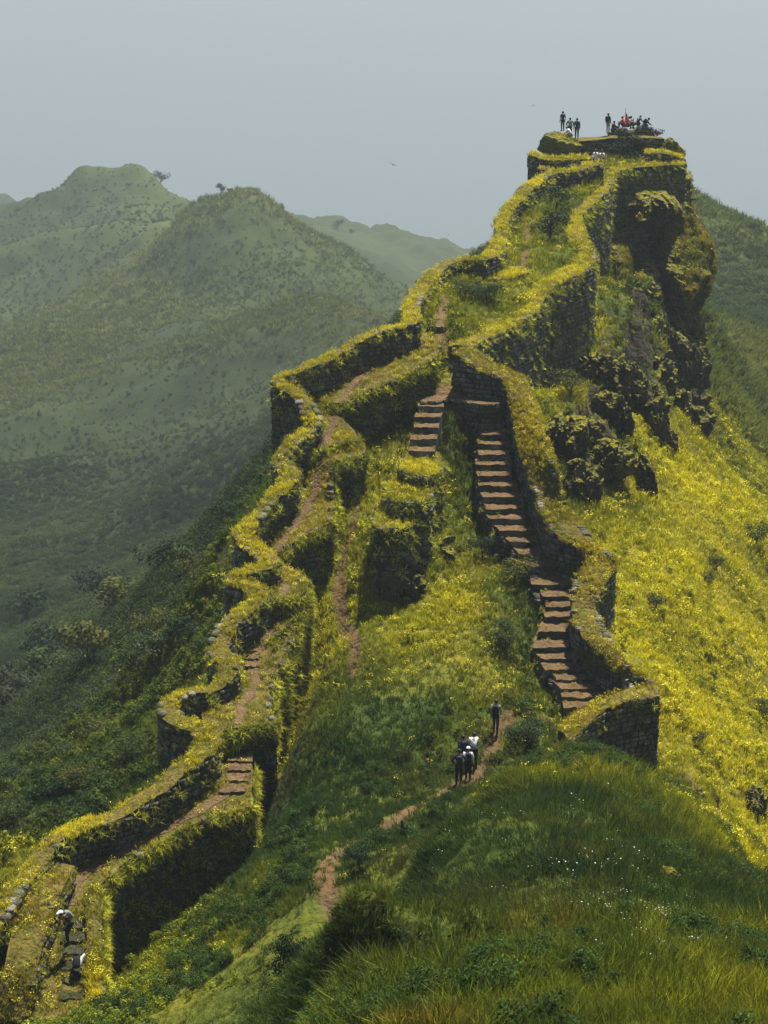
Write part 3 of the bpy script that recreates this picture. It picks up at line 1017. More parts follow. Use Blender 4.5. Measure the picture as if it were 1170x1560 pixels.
# ---- upper right wall up to the summit bastion
def build_upper_wall():
    C = resample(chaikin(URW3, 1), .5)
    hw = .7
    Lp, Rp = offset_line(C, hw)
    root = empty('rampart', V(C[0] - np.array([0, 0, 3.])), 'high stone rampart with yellow turf top below the summit', 'wall', 'walls of the ridge fort')
    inv = Matrix.Translation(-Vector(root.location))
    zl = np.minimum(ground_at(Lp, -.5), Lp[:, 2] - 1.2)
    zr = np.minimum(ground_at(Rp, -.7), Rp[:, 2] - np.interp(Rp[:, 1], [118, 121, 130, 142, 150, 165, 170], [1.5, 3.5, 6.8, 7.5, 9, 6, 5]))
    o = band('wall_core', Lp, Rp, zl, zr, root); o.matrix_parent_inverse = inv
    st = lay_stones(Rp, Rp[:, 2], zr, +1, h=.30, w=(.3, .6), proud=.08)
    st += lay_stones(Lp, Lp[:, 2], np.maximum(zl, Lp[:, 2] - 2), -1, h=.30, w=(.35, .6))
    st += coping(Rp, +1, 8)
    emit_local(root, st, 220)
    turf_on(Lp, Rp, 'wall', 20, .27, .05)
    FACES.append((Rp, Rp[:, 2], zr, +1, 3.0, .38))
build_upper_wall()

# ---- inner parapets on the upper ridge and the summit ruins
def short_wall(ctrl, hw, drop, label, name='ruined_wall', single=40, turf='wall', sides='R', h=.28, dens=18, cat='wall'):
    C = resample(chaikin(np.array([P(*q) for q in ctrl]), 1), .45)
    Lp, Rp = offset_line(C, hw)
    root = empty(name, V(C[len(C) // 2] - np.array([0, 0, drop])), label, cat, 'walls of the ridge fort')
    inv = Matrix.Translation(-Vector(root.location))
    zb = C[:, 2] - drop
    o = band('wall_core', Lp, Rp, zb, zb, root); o.matrix_parent_inverse = inv
    st = lay_stones(Rp, Rp[:, 2], zb, +1, h=h, w=(.3, .6)) 
    if 'L' in sides:
        st += lay_stones(Lp, Lp[:, 2], zb, -1, h=h, w=(.3, .6))
    emit_local(root, st, single)
    if turf:
        turf_on(Lp, Rp, turf, dens, .32)
        FACES.append((Rp, Rp[:, 2], zb, +1, 1.6, .3))
    return root
short_wall([(640,470,124.5),(662,440,130),(690,426,132),(722,418,133.5),(752,426,133.5),(795,412,136)], .6, 2.6, 'low inner wall with yellow turf top crossing the upper ridge')
short_wall([(808,234,168),(832,243,167.5),(860,243,167.5),(892,240,169)], .7, 2.6, 'turfed retaining wall below the left summit mound')
short_wall([(822,256,165),(850,262,164.5),(882,258,166),(905,250,167)], .6, 2.2, 'lowest turfed retaining wall below the left summit mound')
short_wall([(866,214,173.6),(905,211,174.5),(950,207,174.5),(1003,210,175.5)], 1.3, 2.9, 'dark ruined wall with shrubs on top across the summit', turf=None, h=.34)
short_wall([(985,232,170.5),(1010,232,170),(1040,242,170.5)], .7, 1.8, 'short bright turfed wall at the right end of the summit', dens=20)

short_wall([(16,1560,D_left(1600)),(30,1480,D_left(1524)),(46,1410,D_left(1452)),(70,1352,D_left(1390)),(92,1318,D_left(1345))], .75, 2.4, 'mossy wall close on the left of the two climbing hikers', single=60, dens=12, turf='brown')
short_wall([(146,1555,D_left(1570)),(145,1480,D_left(1494)),(143,1410,D_left(1424)),(141,1352,D_left(1364))], .30, 1.2, 'narrow turfed kerb wall on the right of the two climbing hikers', single=20, dens=26, sides='RL')

# ---- long stair: one block a step
STEP = [(674,753,613),(725,760,630),(732,764,645),(735,770,661),(737,773,676),(733,774,691),(733,776,707),(733,778,723),(737,786,739),(742,792,756),(747,796,774),(749,800,790),
        (768,812,807),(784,820,825),(796,832,843),(812,884,863),(818,880,890),(831,874,907),(835,868,923),(836,872,938),(826,864,960),(818,864,985),(832,880,1004),(840,893,1019),(852,900,1034),(862,915,1048),(862,918,1061),(866,918,1076)]
def step_mesh(Lf, Rf, Lb, Rb, down, seed, worn=.035):
    """Lf, Rf front edge; Lb, Rb back edge; block of stone with earth tread"""
    r = random.Random(seed)
    nx, ny = 9, 4
    v, f, mi = [], [], []
    zt = (Lf[2] + Rf[2]) / 2
    for j in range(ny):
        t = j / (ny - 1)
        a = Lf * (1 - t) + Lb * t; b = Rf * (1 - t) + Rb * t
        for i in range(nx):
            s = i / (nx - 1)
            q = a * (1 - s) + b * s
            v.append((q[0] + r.uniform(-.03, .03), q[1] + (r.uniform(-.07, .07) if j == 0 else 0), zt + r.uniform(-worn, worn) + .05 * t - (.04 if j == 0 else 0)))
    base = len(v)
    for i in range(nx):
        s = i / (nx - 1)
        q = Lf * (1 - s) + Rf * s
        v.append((q[0], v[i][1] + r.uniform(.0, .07), zt - .2 + r.uniform(-.04, .04)))
    for i in range(nx):
        v.append((v[i][0], v[i][1] + .05, zt - down))
    b2 = len(v)
    v += [(Lb[0], Lb[1], zt - down), (Rb[0], Rb[1], zt - down)]
    for j in range(ny - 1):
        for i in range(nx - 1):
            k = j * nx + i
            f.append((k, k + 1, k + nx + 1, k + nx)); mi.append(0)
    for i in range(nx - 1):
        f.append((base + i, base + i + 1, i + 1, i)); mi.append(1)
        f.append((base + nx + i, base + nx + i + 1, base + i + 1, base + i)); mi.append(1)
    f.append((0, nx, 2 * nx, 3 * nx, b2, base + nx, base)); mi.append(1)
    f.append((base + nx - 1, base + 2 * nx - 1, b2 + 1, 4 * nx - 1, 3 * nx - 1, 2 * nx - 1, nx - 1)); mi.append(1)
    f.append((b2, 3 * nx, 4 * nx - 1, b2 + 1)[::1]) if False else None
    v = np.array(v)
    return v, f, mi

ALL_STEPS = []
def build_stair(name, rows, dfun, label, back_extra=.35, down=.8, tread=None):
    n = len(rows)
    pts = []
    for (xl, xr, y) in rows:
        d = dfun(y)
        a, b = P(xl, y, d), P(xr, y, d)
        if name == 'long_stair': a = a - np.array([.22, 0, 0]); b = b + np.array([.12, 0, 0]); jr = random.Random(int(y)); a = a + np.array([jr.uniform(-.12, .12), jr.uniform(-.13, .13), 0]); b = b + np.array([jr.uniform(-.06, .10), jr.uniform(-.13, .13), 0])
        pts.append((a, b))
    root = empty(name, V(pts[-1][0]), label, 'staircase')
    for k in range(n):
        Lf, Rf = pts[k]
        if k > 0:
            Lb, Rb = pts[k - 1]
            Lb, Rb = Lb.copy(), Rb.copy()
        else:
            Lb, Rb = Lf + np.array([0, 1.3, 0]), Rf + np.array([0, 1.3, 0])
        # back edge: under the next riser, at this step's own width
        bl, br = Lf.copy(), Rf.copy()
        dy = Lb[1] - Lf[1] + back_extra
        dx = (Lb[0] + Rb[0] - Lf[0] - Rf[0]) / 2
        bl += np.array([dx * .9, dy, 0]); br += np.array([dx * .9, dy, 0])
        bl[2] = Lf[2]; br[2] = Rf[2]
        v, f, mi = step_mesh(Lf, Rf, bl, br, down, 900 + k)
        ALL_STEPS.append((Lf.copy(), Rf.copy(), bl.copy(), br.copy()))
        v = v - np.array(root.location)
        o = link('step', make_mesh('step', v, f, [tread or m_soil, m_stone], mat_idx=mi), root)
    return root, pts
stair, SP_ = build_stair('long_stair', STEP, D_stair, 'long flight of worn earth and stone steps between two walls', down=2.2)
def build_landing():
    zr = P(690, 606, 115.4)[2]
    pl = [(640,611),(650,603),(670,597),(700,591),(742,602),(766,615),(728,616),(702,608),(688,606),(672,611)]
    top = np.array([P(a, b, -zr / -P(a, b, 1.0)[2]) for a, b in pl])
    top = ragged(top, .08)
    o = prism('landing', top, stair, 3.2)
    line = resample(np.vstack([top, top[:1]]), .4)
    area = 0.5 * np.sum(top[:, 0] * np.roll(top[:, 1], -1) - np.roll(top[:, 0], -1) * top[:, 1])
    emit_local(stair, lay_stones(line, line[:, 2], line[:, 2] - 3.0, 1 if area > 0 else -1, h=.3, w=(.3, .6)), 30)
    o.data.materials[1] = m_soil
    o.matrix_parent_inverse = Matrix.Translation(-Vector(stair.location))
    return top
LANDING = build_landing()
# masonry that carries the stair, its left side in the shade of the trench
def build_stair_side():
    L = np.array([a for a, b in SP_]) ; L[:, 2] -= .42
    L = L[1:]
    Ls = resample(L, .4); 
    Rs = Ls + np.array([.55, 0, 0])
    zb = np.minimum(ground_at(Ls, -.3), Ls[:, 2] - np.interp(Ls[:, 1], [90, 95, 98, 112], [1.0, 1.6, 3.0, 3.6]))
    inv = Matrix.Translation(-Vector(stair.location))
    o = band('side_wall', Ls, Rs, zb, zb, stair, crown=.02, top_mat=m_core); o.matrix_parent_inverse = inv
    st = lay_stones(Ls, Ls[:, 2], zb, +1, h=.3, w=(.3, .6))
    emit_local(stair, st, 60)
    FACES.append((Ls, Ls[:, 2], zb, +1, .8, .3))
    # strips of grass on the left ends of the steps
    return
    i0 = [k for k, q in enumerate(Ls) if 104 < q[1] < 112.5]
    turf_on(Ls[i0], Ls[i0] + np.array([.75, 0, .12]), 'green', 9, .22, .1)
build_stair_side()

# short left flight and the grassy pier below it
STEP2 = [(636,676,618),(631,671,634),(630,668,650),(625,664,668),(622,662,686)]
D2 = lambda y: np.interp(y, [606, 700], [114.7, 109.6])
stair2, SP2_ = build_stair('short_stair', STEP2, D2, 'five broad earth steps left of the landing', down=1.6, back_extra=.3)
STEP3 = [(652,690,446),(656,690,455),(658,688,464),(656,686,474),(654,684,485),(650,680,497)]
build_stair('ridge_stair', STEP3, lambda y: D_ridge(y) - .2, 'narrow worn steps climbing behind the upper parapet', down=.7)
STEP4 = [(794,808,348),(794,808,356),(793,808,364),(793,809,372),(794,810,380),(795,811,389)]
build_stair('ridge_stair', STEP4, lambda y: D_ridge(y) - .2, 'narrow steps leading up to the summit in the gully', down=.7)
STEP5 = [(345,384,1158),(347,382,1172),(342,378,1188),(334,372,1205)]
build_stair('walk_stair', STEP5, lambda y: D_left(y) - .3, 'four stone steps on the wall walk below the round parapet bend', down=.9)
STEP6 = [(368,392,990),(370,394,1002),(370,396,1014)]
build_stair('walk_stair', STEP6, lambda y: D_left(y) - .3, 'three thin stone steps on the wall walk beside a dark parapet', down=.7)
STEP7 = [(425,448,818),(418,442,830),(408,432,842)]
build_stair('walk_stair', STEP7, lambda y: D_left(y) - .3, 'three steps at the bottom of the sandy wall walk', down=.7)
STEP8 = [(94,130,1412),(92,130,1432),(95,132,1452),(90,131,1474),(94,134,1496),(90,134,1520)]
build_stair('walk_stair', STEP8, lambda y: D_left(y) - .2, 'rough rock steps the two hikers climb, lowest on the wall walk', down=1.0, tread=m_core)

PIER = [([(622,690,24),(668,690,24),(676,704,38),(672,722,48),(640,726,40),(608,712,30)], .1),
        ([(598,726,42),(655,720,42),(664,742,60),(650,764,60),(600,762,50),(585,742,42)], .1),
        ([(578,764,56),(640,760,56),(640,790,72),(618,806,76),(575,802,66),(570,784,56)], .1)]
def Dp(y): return np.interp(y, [600, 700, 860], [115.4, 111.6, 103.8])
PIER3 = []
def build_pier():
    root = empty('stone_pier', V(P(640, 760, 108) - np.array([0, 0, 4.])), 'stepped stone pier with yellow turf between meadow and stair', 'pier')
    inv = Matrix.Translation(-Vector(root.location))
    st = []
    for lst, _ in PIER:
        # each level is flat: its depth follows from one reference point
        zref = P(lst[2][0], lst[2][1], Dp(lst[2][1] + lst[2][2]) )[2]
        top = []
        for a, b, c_ in lst:
            tn = -P(a, b, 1.0)[2]
            top.append(P(a, b, -zref / tn))
        top = ragged(np.array(top), .35); PIER3.append(top)
        o = prism('pier_core', top, root, 6.5); o.matrix_parent_inverse = inv
        line = resample(np.vstack([top, top[:1]]), .4)
        area = 0.5 * np.sum(top[:, 0] * np.roll(top[:, 1], -1) - np.roll(top[:, 0], -1) * top[:, 1])
        sign = 1 if area > 0 else -1
        zb = np.maximum(ground_at(line, -.3), line[:, 2] - 6.5)
        st += lay_stones(line, line[:, 2], zb, sign, h=.32, w=(.32, .65), proud=.1)
        FACES.append((line, line[:, 2], zb, sign, 3.0, .45))
    emit_local(root, st, 200)
build_pier()

# ---------------------------------------------------------------- clouds added overhead, out of view and haze, to dim the near ridge end
def build_added_cloud():
    r = random.Random(12)
    t = 4200 / sun_dir.z
    vs, fs, n = [], [], 0
    bm = bmesh.new(); bmesh.ops.create_icosphere(bm, subdivisions=3, radius=1.0)
    co = np.array([v.co[:] for v in bm.verts]); fc = np.array([[v.index for v in f.verts] for f in bm.faces]); bm.free()
    for k in range(19):
        x, y = r.uniform(-170, 190), r.uniform(-260, 38)
        R = r.uniform(26, 48)
        if y + R > 60: y = 60 - R
        d = 1 + .22 * fbm(co[:, 0] * 2 + k, co[:, 1] * 2, co[:, 2] * 2, oct=4, seed=k)
        c = np.array([x, y, -30.]) + np.array(sun_dir) * (t + r.uniform(-10, 30))
        vs.append(co * d[:, None] * np.array([R, R, R * .6]) + c); fs.append(fc + n); n += len(co)
    m = flat_mat('cloud_white', (.82, .83, .85), 1.0, .02)
    link('added_cloud', make_mesh('added_cloud', np.vstack(vs), np.vstack(fs), [m], True), kind='stuff', label='white clouds added high overhead, out of view, to dim the near knoll')
build_added_cloud()
# ---------------------------------------------------------------- rock
SINK = 0.0
def lump(name, c, r, seed, label, amp=.42, sub=5, stretch=1.4, cat='rock', group=None, grassy=0.0, rz=0.0, mat=None, freq=1.3):
    bm = bmesh.new()
    bmesh.ops.create_icosphere(bm, subdivisions=sub, radius=1.0)
    co = np.array([v.co[:] for v in bm.verts])
    dirn = co / np.linalg.norm(co, axis=1, keepdims=True)
    d = 1 + amp * (ridged(dirn[:, 0] * freq + seed, dirn[:, 1] * freq, dirn[:, 2] * freq / stretch, oct=5, seed=seed) - .3)
    # planar breaks, so that it reads as fractured stone
    rr = np.random.default_rng(seed)
    for _ in range(16):
        nrm = rr.normal(size=3); nrm /= np.linalg.norm(nrm)
        cut = rr.uniform(.5, .9)
        h = (dirn * d[:, None]) @ nrm
        over = h > cut
        d = np.where(over, d * (cut + (h - cut) * .25) / np.maximum(h, 1e-6), d)
    d = d + .10 * (ridged(dirn[:, 0] * 5 + seed, dirn[:, 1] * 5, dirn[:, 2] * 3, oct=4, seed=seed + 1) - .4)
    rr_ = np.array(r)
    d = d + .34 * (worley(dirn[:, 0] * rr_[0] / .8 + seed, dirn[:, 1] * rr_[1] / .8, dirn[:, 2] * rr_[2] / 1.1, seed) - .5) * (amp > .2)
    co = dirn * d[:, None] * np.array(r)
    cs, sn = math.cos(rz), math.sin(rz)
    co = np.stack([co[:, 0] * cs - co[:, 1] * sn, co[:, 0] * sn + co[:, 1] * cs, co[:, 2]], 1)
    for v, q in zip(bm.verts, co): v.co = q
    me = bpy.data.meshes.new(name); bm.to_mesh(me); bm.free()
    me.materials.append(mat or m_rock)
    g = me.attributes.new('grassy', 'FLOAT', 'POINT'); g.data.foreach_set('value', np.full(len(co), grassy, np.float32))
    o = link(name, me, None, label, cat, group)
    o.location = V(c) - Vector((0, 0, SINK * r[2]))
    return o

def build_crag():
    """the summit crag: rings lofted downwards, bulging over the right-hand drop"""
    # py at 172 m, left px, right px, front distance
    lv = [(264,850,1044,169.0,0),(270,850,1049,168,0),(290,850,1049,167,0),(312,850,1060,166.5,0),(340,850,1074,165.5,0),(365,850,1083,163.5,0),(392,868,1090,161.5,0),
          (412,880,1087,161.0,0),(432,885,1074,161.5,0),(455,890,1062,161.5,0),(480,895,1068,160,0),(510,900,1070,158,0),(560,905,1066,156,0),(600,910,1074,153,0),(640,920,1078,151,0),(665,930,1070,150,0),(700,940,1060,150,0),(760,940,1050,150,0)]
    lv = np.array(lv, float)
    lv[:, 2] -= np.where(lv[:, 0] > 300, 24, 0)
    zs = np.array([P(600, y, 172)[2] for y in lv[:, 0]])
    xl = (lv[:, 1] - 585) / FPX * 172 * 1.0; xr = (lv[:, 2] - 585) / FPX * 174
    yf = lv[:, 3]
    nz_, na = 330, 560
    tz = np.linspace(zs[0], zs[-1], nz_)
    XL = np.interp(-tz, -zs, xl); XR = np.interp(-tz, -zs, xr); YF = np.interp(-tz, -zs, yf)
    a = np.linspace(0, 2 * math.pi, na, endpoint=False)
    A, Z = np.meshgrid(a, tz)
    cx = ((XL + XR) / 2)[:, None]; hx = ((XR - XL) / 2)[:, None]
    yb = 186.0
    cyy = ((YF + yb) / 2)[:, None]; hy = ((yb - YF) / 2)[:, None]
    e = 0.62
    X = cx + hx * np.sign(np.cos(A)) * np.abs(np.cos(A)) ** e
    Y = cyy - hy * np.sign(np.sin(A)) * np.abs(np.sin(A)) ** e
    # outward push
    nx, ny = np.cos(A), -np.sin(A)
    dep = sstep(-15.6, -17.5, Z)
    d = 2.6 * (ridged(X / 5.0, Y / 5.0, Z / 8.0, oct=6, seed=5) - .45) + 1.5 * (ridged(X / 1.7, Y / 1.7, Z / 3.6, oct=5, seed=15) - .4)
    d = d * .7 + 2.2 * (worley(X / 2.6 + .2 * fbm(X, Y, Z, oct=2, seed=3), Y / 2.6, Z / 4.2, 21) - .5) + .9 * (worley(X / 1.0, Y / 1.0, Z / 1.8, 25) - .5)
    d = d + .8 * (ridged(X / .9, Y / .9, Z / 5.5, oct=3, seed=19) - .45)
    st_ = Z / 1.7 + fbm(X / 4, Y / 4, Z / 4, oct=3, seed=44)
    d = d + .35 * (st_ - np.floor(st_))
    d = np.where(nx > .3, d * .5, d)
    # hollow under the brow and deep vertical clefts, where the photograph shows them
    px = 585 + X / Y * FPX
    py = 780 - FPX * np.tan(np.arctan2(Z, Y) + PITCH)
    cave = np.exp(-(((px - 985) / 34) ** 2 + ((py - 385) / 42) ** 2) * 1.1) * 5.0
    cleft = np.exp(-((px - 1018 - (py - 450) * .12) / 12) ** 2) * sstep(330, 380, py) * sstep(640, 560, py) * 3.2
    brow = np.exp(-(((px - 1058) / 26) ** 2 + ((py - 385) / 46) ** 2)) * 1.0
    knob = np.exp(-(((px - 1000) / 40) ** 2 + ((py - 318) / 16) ** 2)) * 1.6
    front = sstep(.2, .7, -ny)
    d = d * dep - (cave + cleft) * front * dep + (brow + knob) * front * dep
    X = X + nx * d; Y = Y + ny * d
    Zj = Z + .4 * fbm(X / 3, Y / 3, Z / 3, oct=3, seed=8) * dep
    gx = fbm(X / 3.5, Y / 3.5, Z / 7.0, oct=4, seed=33)
    tuftm = sstep(.05, .3, gx) * .55
    g1 = np.exp(-(((px - 960 - (py - 400) * .45) / 17) ** 2 + ((py - 400) / 52) ** 2) ** 2)
    g2 = np.exp(-(((px - 1050) / 24) ** 2 + ((py - 370) / 50) ** 2) ** 2)
    g3 = np.exp(-(((px - 1000) / 26) ** 2 + ((py - 540) / 35) ** 2) ** 2)
    ga = np.clip(np.maximum.reduce([tuftm, g1 * front, g2 * front * 1.0, g3 * front]), 0, 1) * dep
    v = np.stack([X.ravel(), Y.ravel(), Zj.ravel()], 1)
    i = np.arange(nz_ * na).reshape(nz_, na)
    j = np.roll(i, -1, 1)
    f = np.stack([i[:-1], i[1:], j[1:], j[:-1]], -1).reshape(-1, 4)
    top = len(v)
    v = np.vstack([v, [[float(cx[0, 0]), float(cyy[0, 0]), tz[0] - .1]]])
    ftop = np.stack([i[0], j[0], np.full(na, top), np.full(na, top)], -1)
    gr = np.append(ga.ravel(), .8)
    faces = [tuple(q) for q in f.tolist()] + [(int(q[0]), int(q[1]), top) for q in ftop]
    me = make_mesh('summit_crag', v, faces, [m_rock], False, {'grassy': gr})
    o = link('summit_crag', me, None, 'dark overhanging summit crag with grassy ledges above the right slope', 'cliff')
    return v, gr, me
CRAG = build_crag()

grp = 'rock outcrops on the ridge'
SINK = .3
lump('rock_outcrop', P(622, 880, 102.5) - np.array([0, 0, .4]), (1.5, 1.4, 1.9), 3, 'blunt dark rock at the foot of the stepped pier', group=grp)
lump('rock_outcrop', P(676, 840, 105.5) - np.array([0, 0, .3]), (1.1, 1.5, 1.9), 4, 'tall dark rock right of the stepped pier foot', group=grp)
lump('rock_outcrop', P(585, 850, 104.5) - np.array([0, 0, .5]), (1.0, 1.2, 1.3), 5, 'low dark rock left of the stepped pier foot', group=grp)
lump('rock_outcrop', P(884, 730, 114.5) - np.array([0, 0, .2]), (1.5, 1.3, 2.3), 6, 'dark rock face right of the stair wall', group=grp)
lump('rock_outcrop', P(848, 735, 114.0) - np.array([0, 0, .4]), (.8, 1.0, 1.6), 16, 'slim dark rock close to the stair wall', group=grp)
lump('rock_outcrop', P(975, 715, 121) - np.array([0, 0, .3]), (1.0, 1.6, 2.6), 7, 'narrow rock rib above the yellow slope', group=grp)
lump('rock_outcrop', P(955, 655, 125) - np.array([0, 0, .3]), (.9, 1.4, 2.2), 17, 'upper end of the narrow rock rib', group=grp)
lump('rock_outcrop', P(1054, 630, 139) - np.array([0, 0, -.2]), (1.6, 1.8, 2.9), 8, 'black rock nose hanging below the crag', group=grp)
lump('rock_outcrop', P(930, 610, 126) - np.array([0, 0, .4]), (1.2, 1.2, 1.5), 9, 'mossy rock under the high rampart', group=grp, grassy=.2)
lump('rock_outcrop', P(893, 650, 121) - np.array([0, 0, .5]), (1.2, 1.2, 1.4), 10, 'mossy rock among yellow bushes above the dark rock face', group=grp, grassy=.2)
lump('rock_outcrop', P(990, 600, 134) - np.array([0, 0, .4]), (1.4, 1.3, 2.0), 11, 'weathered rock left of the rock nose', group=grp)
lump('rock_outcrop', P(1045, 560, 145) - np.array([0, 0, .2]), (2.0, 2.0, 4.2), 12, 'steep rock buttress under the crag overhang', group=grp)
lump('rock_outcrop', P(930, 500, 144) - np.array([0, 0, .2]), (1.6, 1.6, 3.4), 13, 'dark rock buttress beside the high rampart', group=grp)
lump('rock_outcrop', P(980, 1310, 57) - np.array([0, 0, .5]), (.7, .5, .75), 14, 'dark broken rock in the knoll grass', group=grp)
lump('rock_outcrop', P(780, 905, 101.5) - np.array([0, 0, .6]), (1.1, 1.2, 1.7), 18, 'shaded rock at the lower left corner of the stair', group=grp)
lump('rock_outcrop', P(660, 968, 97.3) - np.array([0, 0, .1]), (.9, .4, .35), 19, 'low rock ledge in the yellow meadow', group=grp)
lump('rock_outcrop', P(1060, 1215, 87.5) - np.array([0, 0, .2]), (.5, .9, .9), 20, 'rough rock beside the foot of the bastion', group=grp)
lump('rock_outcrop', P(1145, 1215, 94) - np.array([0, 0, .3]), (.9, 1.0, 1.1), 21, 'brown rock at the right edge of the yellow slope', group=grp)
lump('rock_outcrop', P(1020, 1320, 55) - np.array([0, 0, .3]), (.35, .3, .35), 22, 'small stone in the knoll grass', group=grp)
for k, (a, b, dd, rx, rz, lab) in enumerate([(848,655,118.5,1.0,1.3,'thin dark rock rib beside the stair wall top'),(872,665,119,.9,1.5,'dark rock under the mossy rocks'),(915,560,131.5,1.0,1.8,'dark rock at the foot of the rampart corner'),
        (958,590,131,1.1,2.4,'leaning dark rock rib in the middle of the mossy slope'),(1000,665,130,1.0,1.9,'dark rock left under the rock nose'),(925,700,118.5,1.0,1.6,'dark rock between the rock face and the narrow rib'),(1015,520,148,1.3,2.6,'dark rock step below the crag cleft'),(985,640,130,.9,1.7,'rock shelf left of the rock nose'),(985,520,146,1.9,2.8,'broad rock buttress between rampart and crag'),(968,465,151,1.5,2.4,'rock wall under the hollow of the crag'),(1005,570,140,1.3,2.0,'rock step between buttress and rock nose')]):
    lump('rock_outcrop', P(a, b, dd), (rx * 1.5, 1.8, rz * 1.15), 40 + k, lab, group=grp, rz=.15 * k, amp=.6, freq=2.0, grassy=.1)
# summit mounds
SINK = 0.0
MOUNDS = []
for c_, r_ in ((P(856, 217, 172.8), (1.9, 1.5, 1.15)), (P(1021, 229, 174), (1.3, 1.4, 1.1))):
    MOUNDS.append((c_[0], c_[1], c_[2] - .6, *r_))
lump('grassy_mound', P(854, 213, 172.8) - np.array([0, 0, .6]), (2.2, 1.8, 1.5), 30, 'round grassy mound at the left end of the summit', amp=.15, cat='mound', grassy=.85)
lump('grassy_mound', P(1020, 224, 174) - np.array([0, 0, .6]), (1.4, 1.6, 1.6), 31, 'round grassy mound at the right end of the summit', amp=.15, cat='mound', grassy=.85)
lump('rubble_heap', P(950, 226, 177.5) - np.array([0, 0, .2]), (3.6, 2.2, 2.1), 32, 'dark heap of rubble and shrubs the summit crowd stands on', amp=.5, cat='rock heap', mat=m_stone)
# ---------------------------------------------------------------- plants: templates
SRC = bpy.data.collections.new('plant_sources')     # not linked: only instanced

def blades(n, hmin, hmax, width, spread, bend, seed, flowers=0, petal=None, fsize=.03, droop=0.0):
    r = random.Random(seed)
    v, f, mi, tint = [], [], [], []
    for k in range(n):
        a = r.uniform(0, 2 * math.pi); rad = spread * math.sqrt(r.random())
        x, y = rad * math.cos(a), rad * math.sin(a)
        h = r.uniform(hmin, hmax)
        b = a + r.uniform(-.8, .8); bd = bend * r.uniform(.4, 1.3)
        wa = r.uniform(0, math.pi); wx, wy = math.cos(wa) * width * .5, math.sin(wa) * width * .5
        br = r.uniform(.65, 1.35)
        i = len(v)
        for t, ww in ((0, 1.), (.55, .85), (1., .08)):
            ox = math.cos(b) * bd * h * t * t; oy = math.sin(b) * bd * h * t * t
            z = h * (t - droop * t * t)
            v += [(x + ox - wx * ww, y + oy - wy * ww, z), (x + ox + wx * ww, y + oy + wy * ww, z)]
            tint += [(br * (1 + .25 * t), br * (1 + .12 * t), br)] * 2
        f += [(i, i + 1, i + 3, i + 2), (i + 2, i + 3, i + 5, i + 4)]; mi += [0, 0]
    for k in range(flowers):
        a = r.uniform(0, 2 * math.pi); rad = spread * 1.3 * math.sqrt(r.random())
        x, y, z = rad * math.cos(a), rad * math.sin(a), r.uniform(hmin + (hmax - hmin) * .3, hmax * 1.15)
        i = len(v); s = fsize * r.uniform(.7, 1.3)
        t1 = Vector((r.gauss(0, 1), r.gauss(0, 1), r.gauss(0, .4))).normalized(); t2 = t1.cross(Vector((r.gauss(0, 1), r.gauss(0, 1), r.gauss(0, 1)))).normalized()
        c = Vector((x, y, z))
        for q in (t1, t2, -t1, -t2): v.append(tuple(c + q * s))
        tint += [(1, 1, 1)] * 4
        f.append((i, i + 1, i + 2, i + 3)); mi.append(1)
    me = make_mesh('tuft', v, f, [m_blade] + ([petal] if petal else []), attrs={'vtint': tint}, mat_idx=mi)
    return me

def leafy(n, seed, size=.06, rx=.5, rz=.45, lobes=6, flowers=0, petal=None, z0=.35):
    """leaf faces gathered in clumps through a crown's volume"""
    r = random.Random(seed)
    cl = []
    for _ in range(lobes):
        a = r.uniform(0, 6.283); q = r.uniform(.15, .75)
        cl.append((math.cos(a) * rx * q, math.sin(a) * rx * q, z0 + rz * r.uniform(-.5, .8), r.uniform(.3, .55)))
    v, f, mi, tint = [], [], [], []
    for k in range(n + flowers):
        c = r.choice(cl)
        d = Vector((r.gauss(0, 1), r.gauss(0, 1), r.gauss(0, 1))).normalized()
        rad = c[3] * (r.random() ** .4)
        p = Vector((c[0], c[1], c[2])) + Vector((d.x * rad * rx * 1.2, d.y * rad * rx * 1.2, d.z * rad * rz * 1.2))
        if p.z < .02: p.z = abs(p.z) * .5
        nrm = (d + Vector((r.gauss(0, .5), r.gauss(0, .5), .5 + r.gauss(0, .5)))).normalized()
        t = nrm.orthogonal().normalized(); b = nrm.cross(t)
        s = size * r.uniform(.6, 1.3)
        fl = k >= n
        if fl: s *= .8; p = p + d * .04
        i = len(v)
        v += [tuple(p - t * s), tuple(p + b * s * .55), tuple(p + t * s), tuple(p - b * s * .55)]
        br = r.uniform(.6, 1.4)
        tint += [(br, br, br)] * 4
        f.append((i, i + 1, i + 2, i + 3)); mi.append(1 if fl else 0)
    return make_mesh('leaves', v, f, [m_leaf] + ([petal] if petal else []), attrs={'vtint': tint}, mat_idx=mi)

SETS = {}
def source_set(key, meshes):
    c = bpy.data.collections.new('src_' + key)
    for i, me in enumerate(meshes):
        o = bpy.data.objects.new('%s_%02d' % (key, i), me)
        c.objects.link(o)
    SETS[key] = (c, len(meshes))
source_set('fine', [blades(20, .25, .72, .026, .22, .75, s) for s in range(5)] + [blades(16, .2, .5, .022, .22, .5, 77, 3, m_petalw, .022)])
source_set('mid', [blades(16, .5, 1.0, .075, .42, .55, 20 + s) for s in range(4)] + [blades(14, .5, 1.0, .075, .45, .5, 30 + s, 9, m_petal, .075) for s in range(3)] + [blades(14, .4, .9, .07, .45, .5, 40 + s, 22, m_petal, .08) for s in range(3)])
source_set('hang', [blades(18, .6, 1.1, .07, .30, .9, 50 + s, droop=.55) for s in range(4)])
source_set('bush', [leafy(190, 60 + s, .075) for s in range(4)] + [leafy(150, 65 + s, .075, flowers=60, petal=m_petal) for s in range(2)])
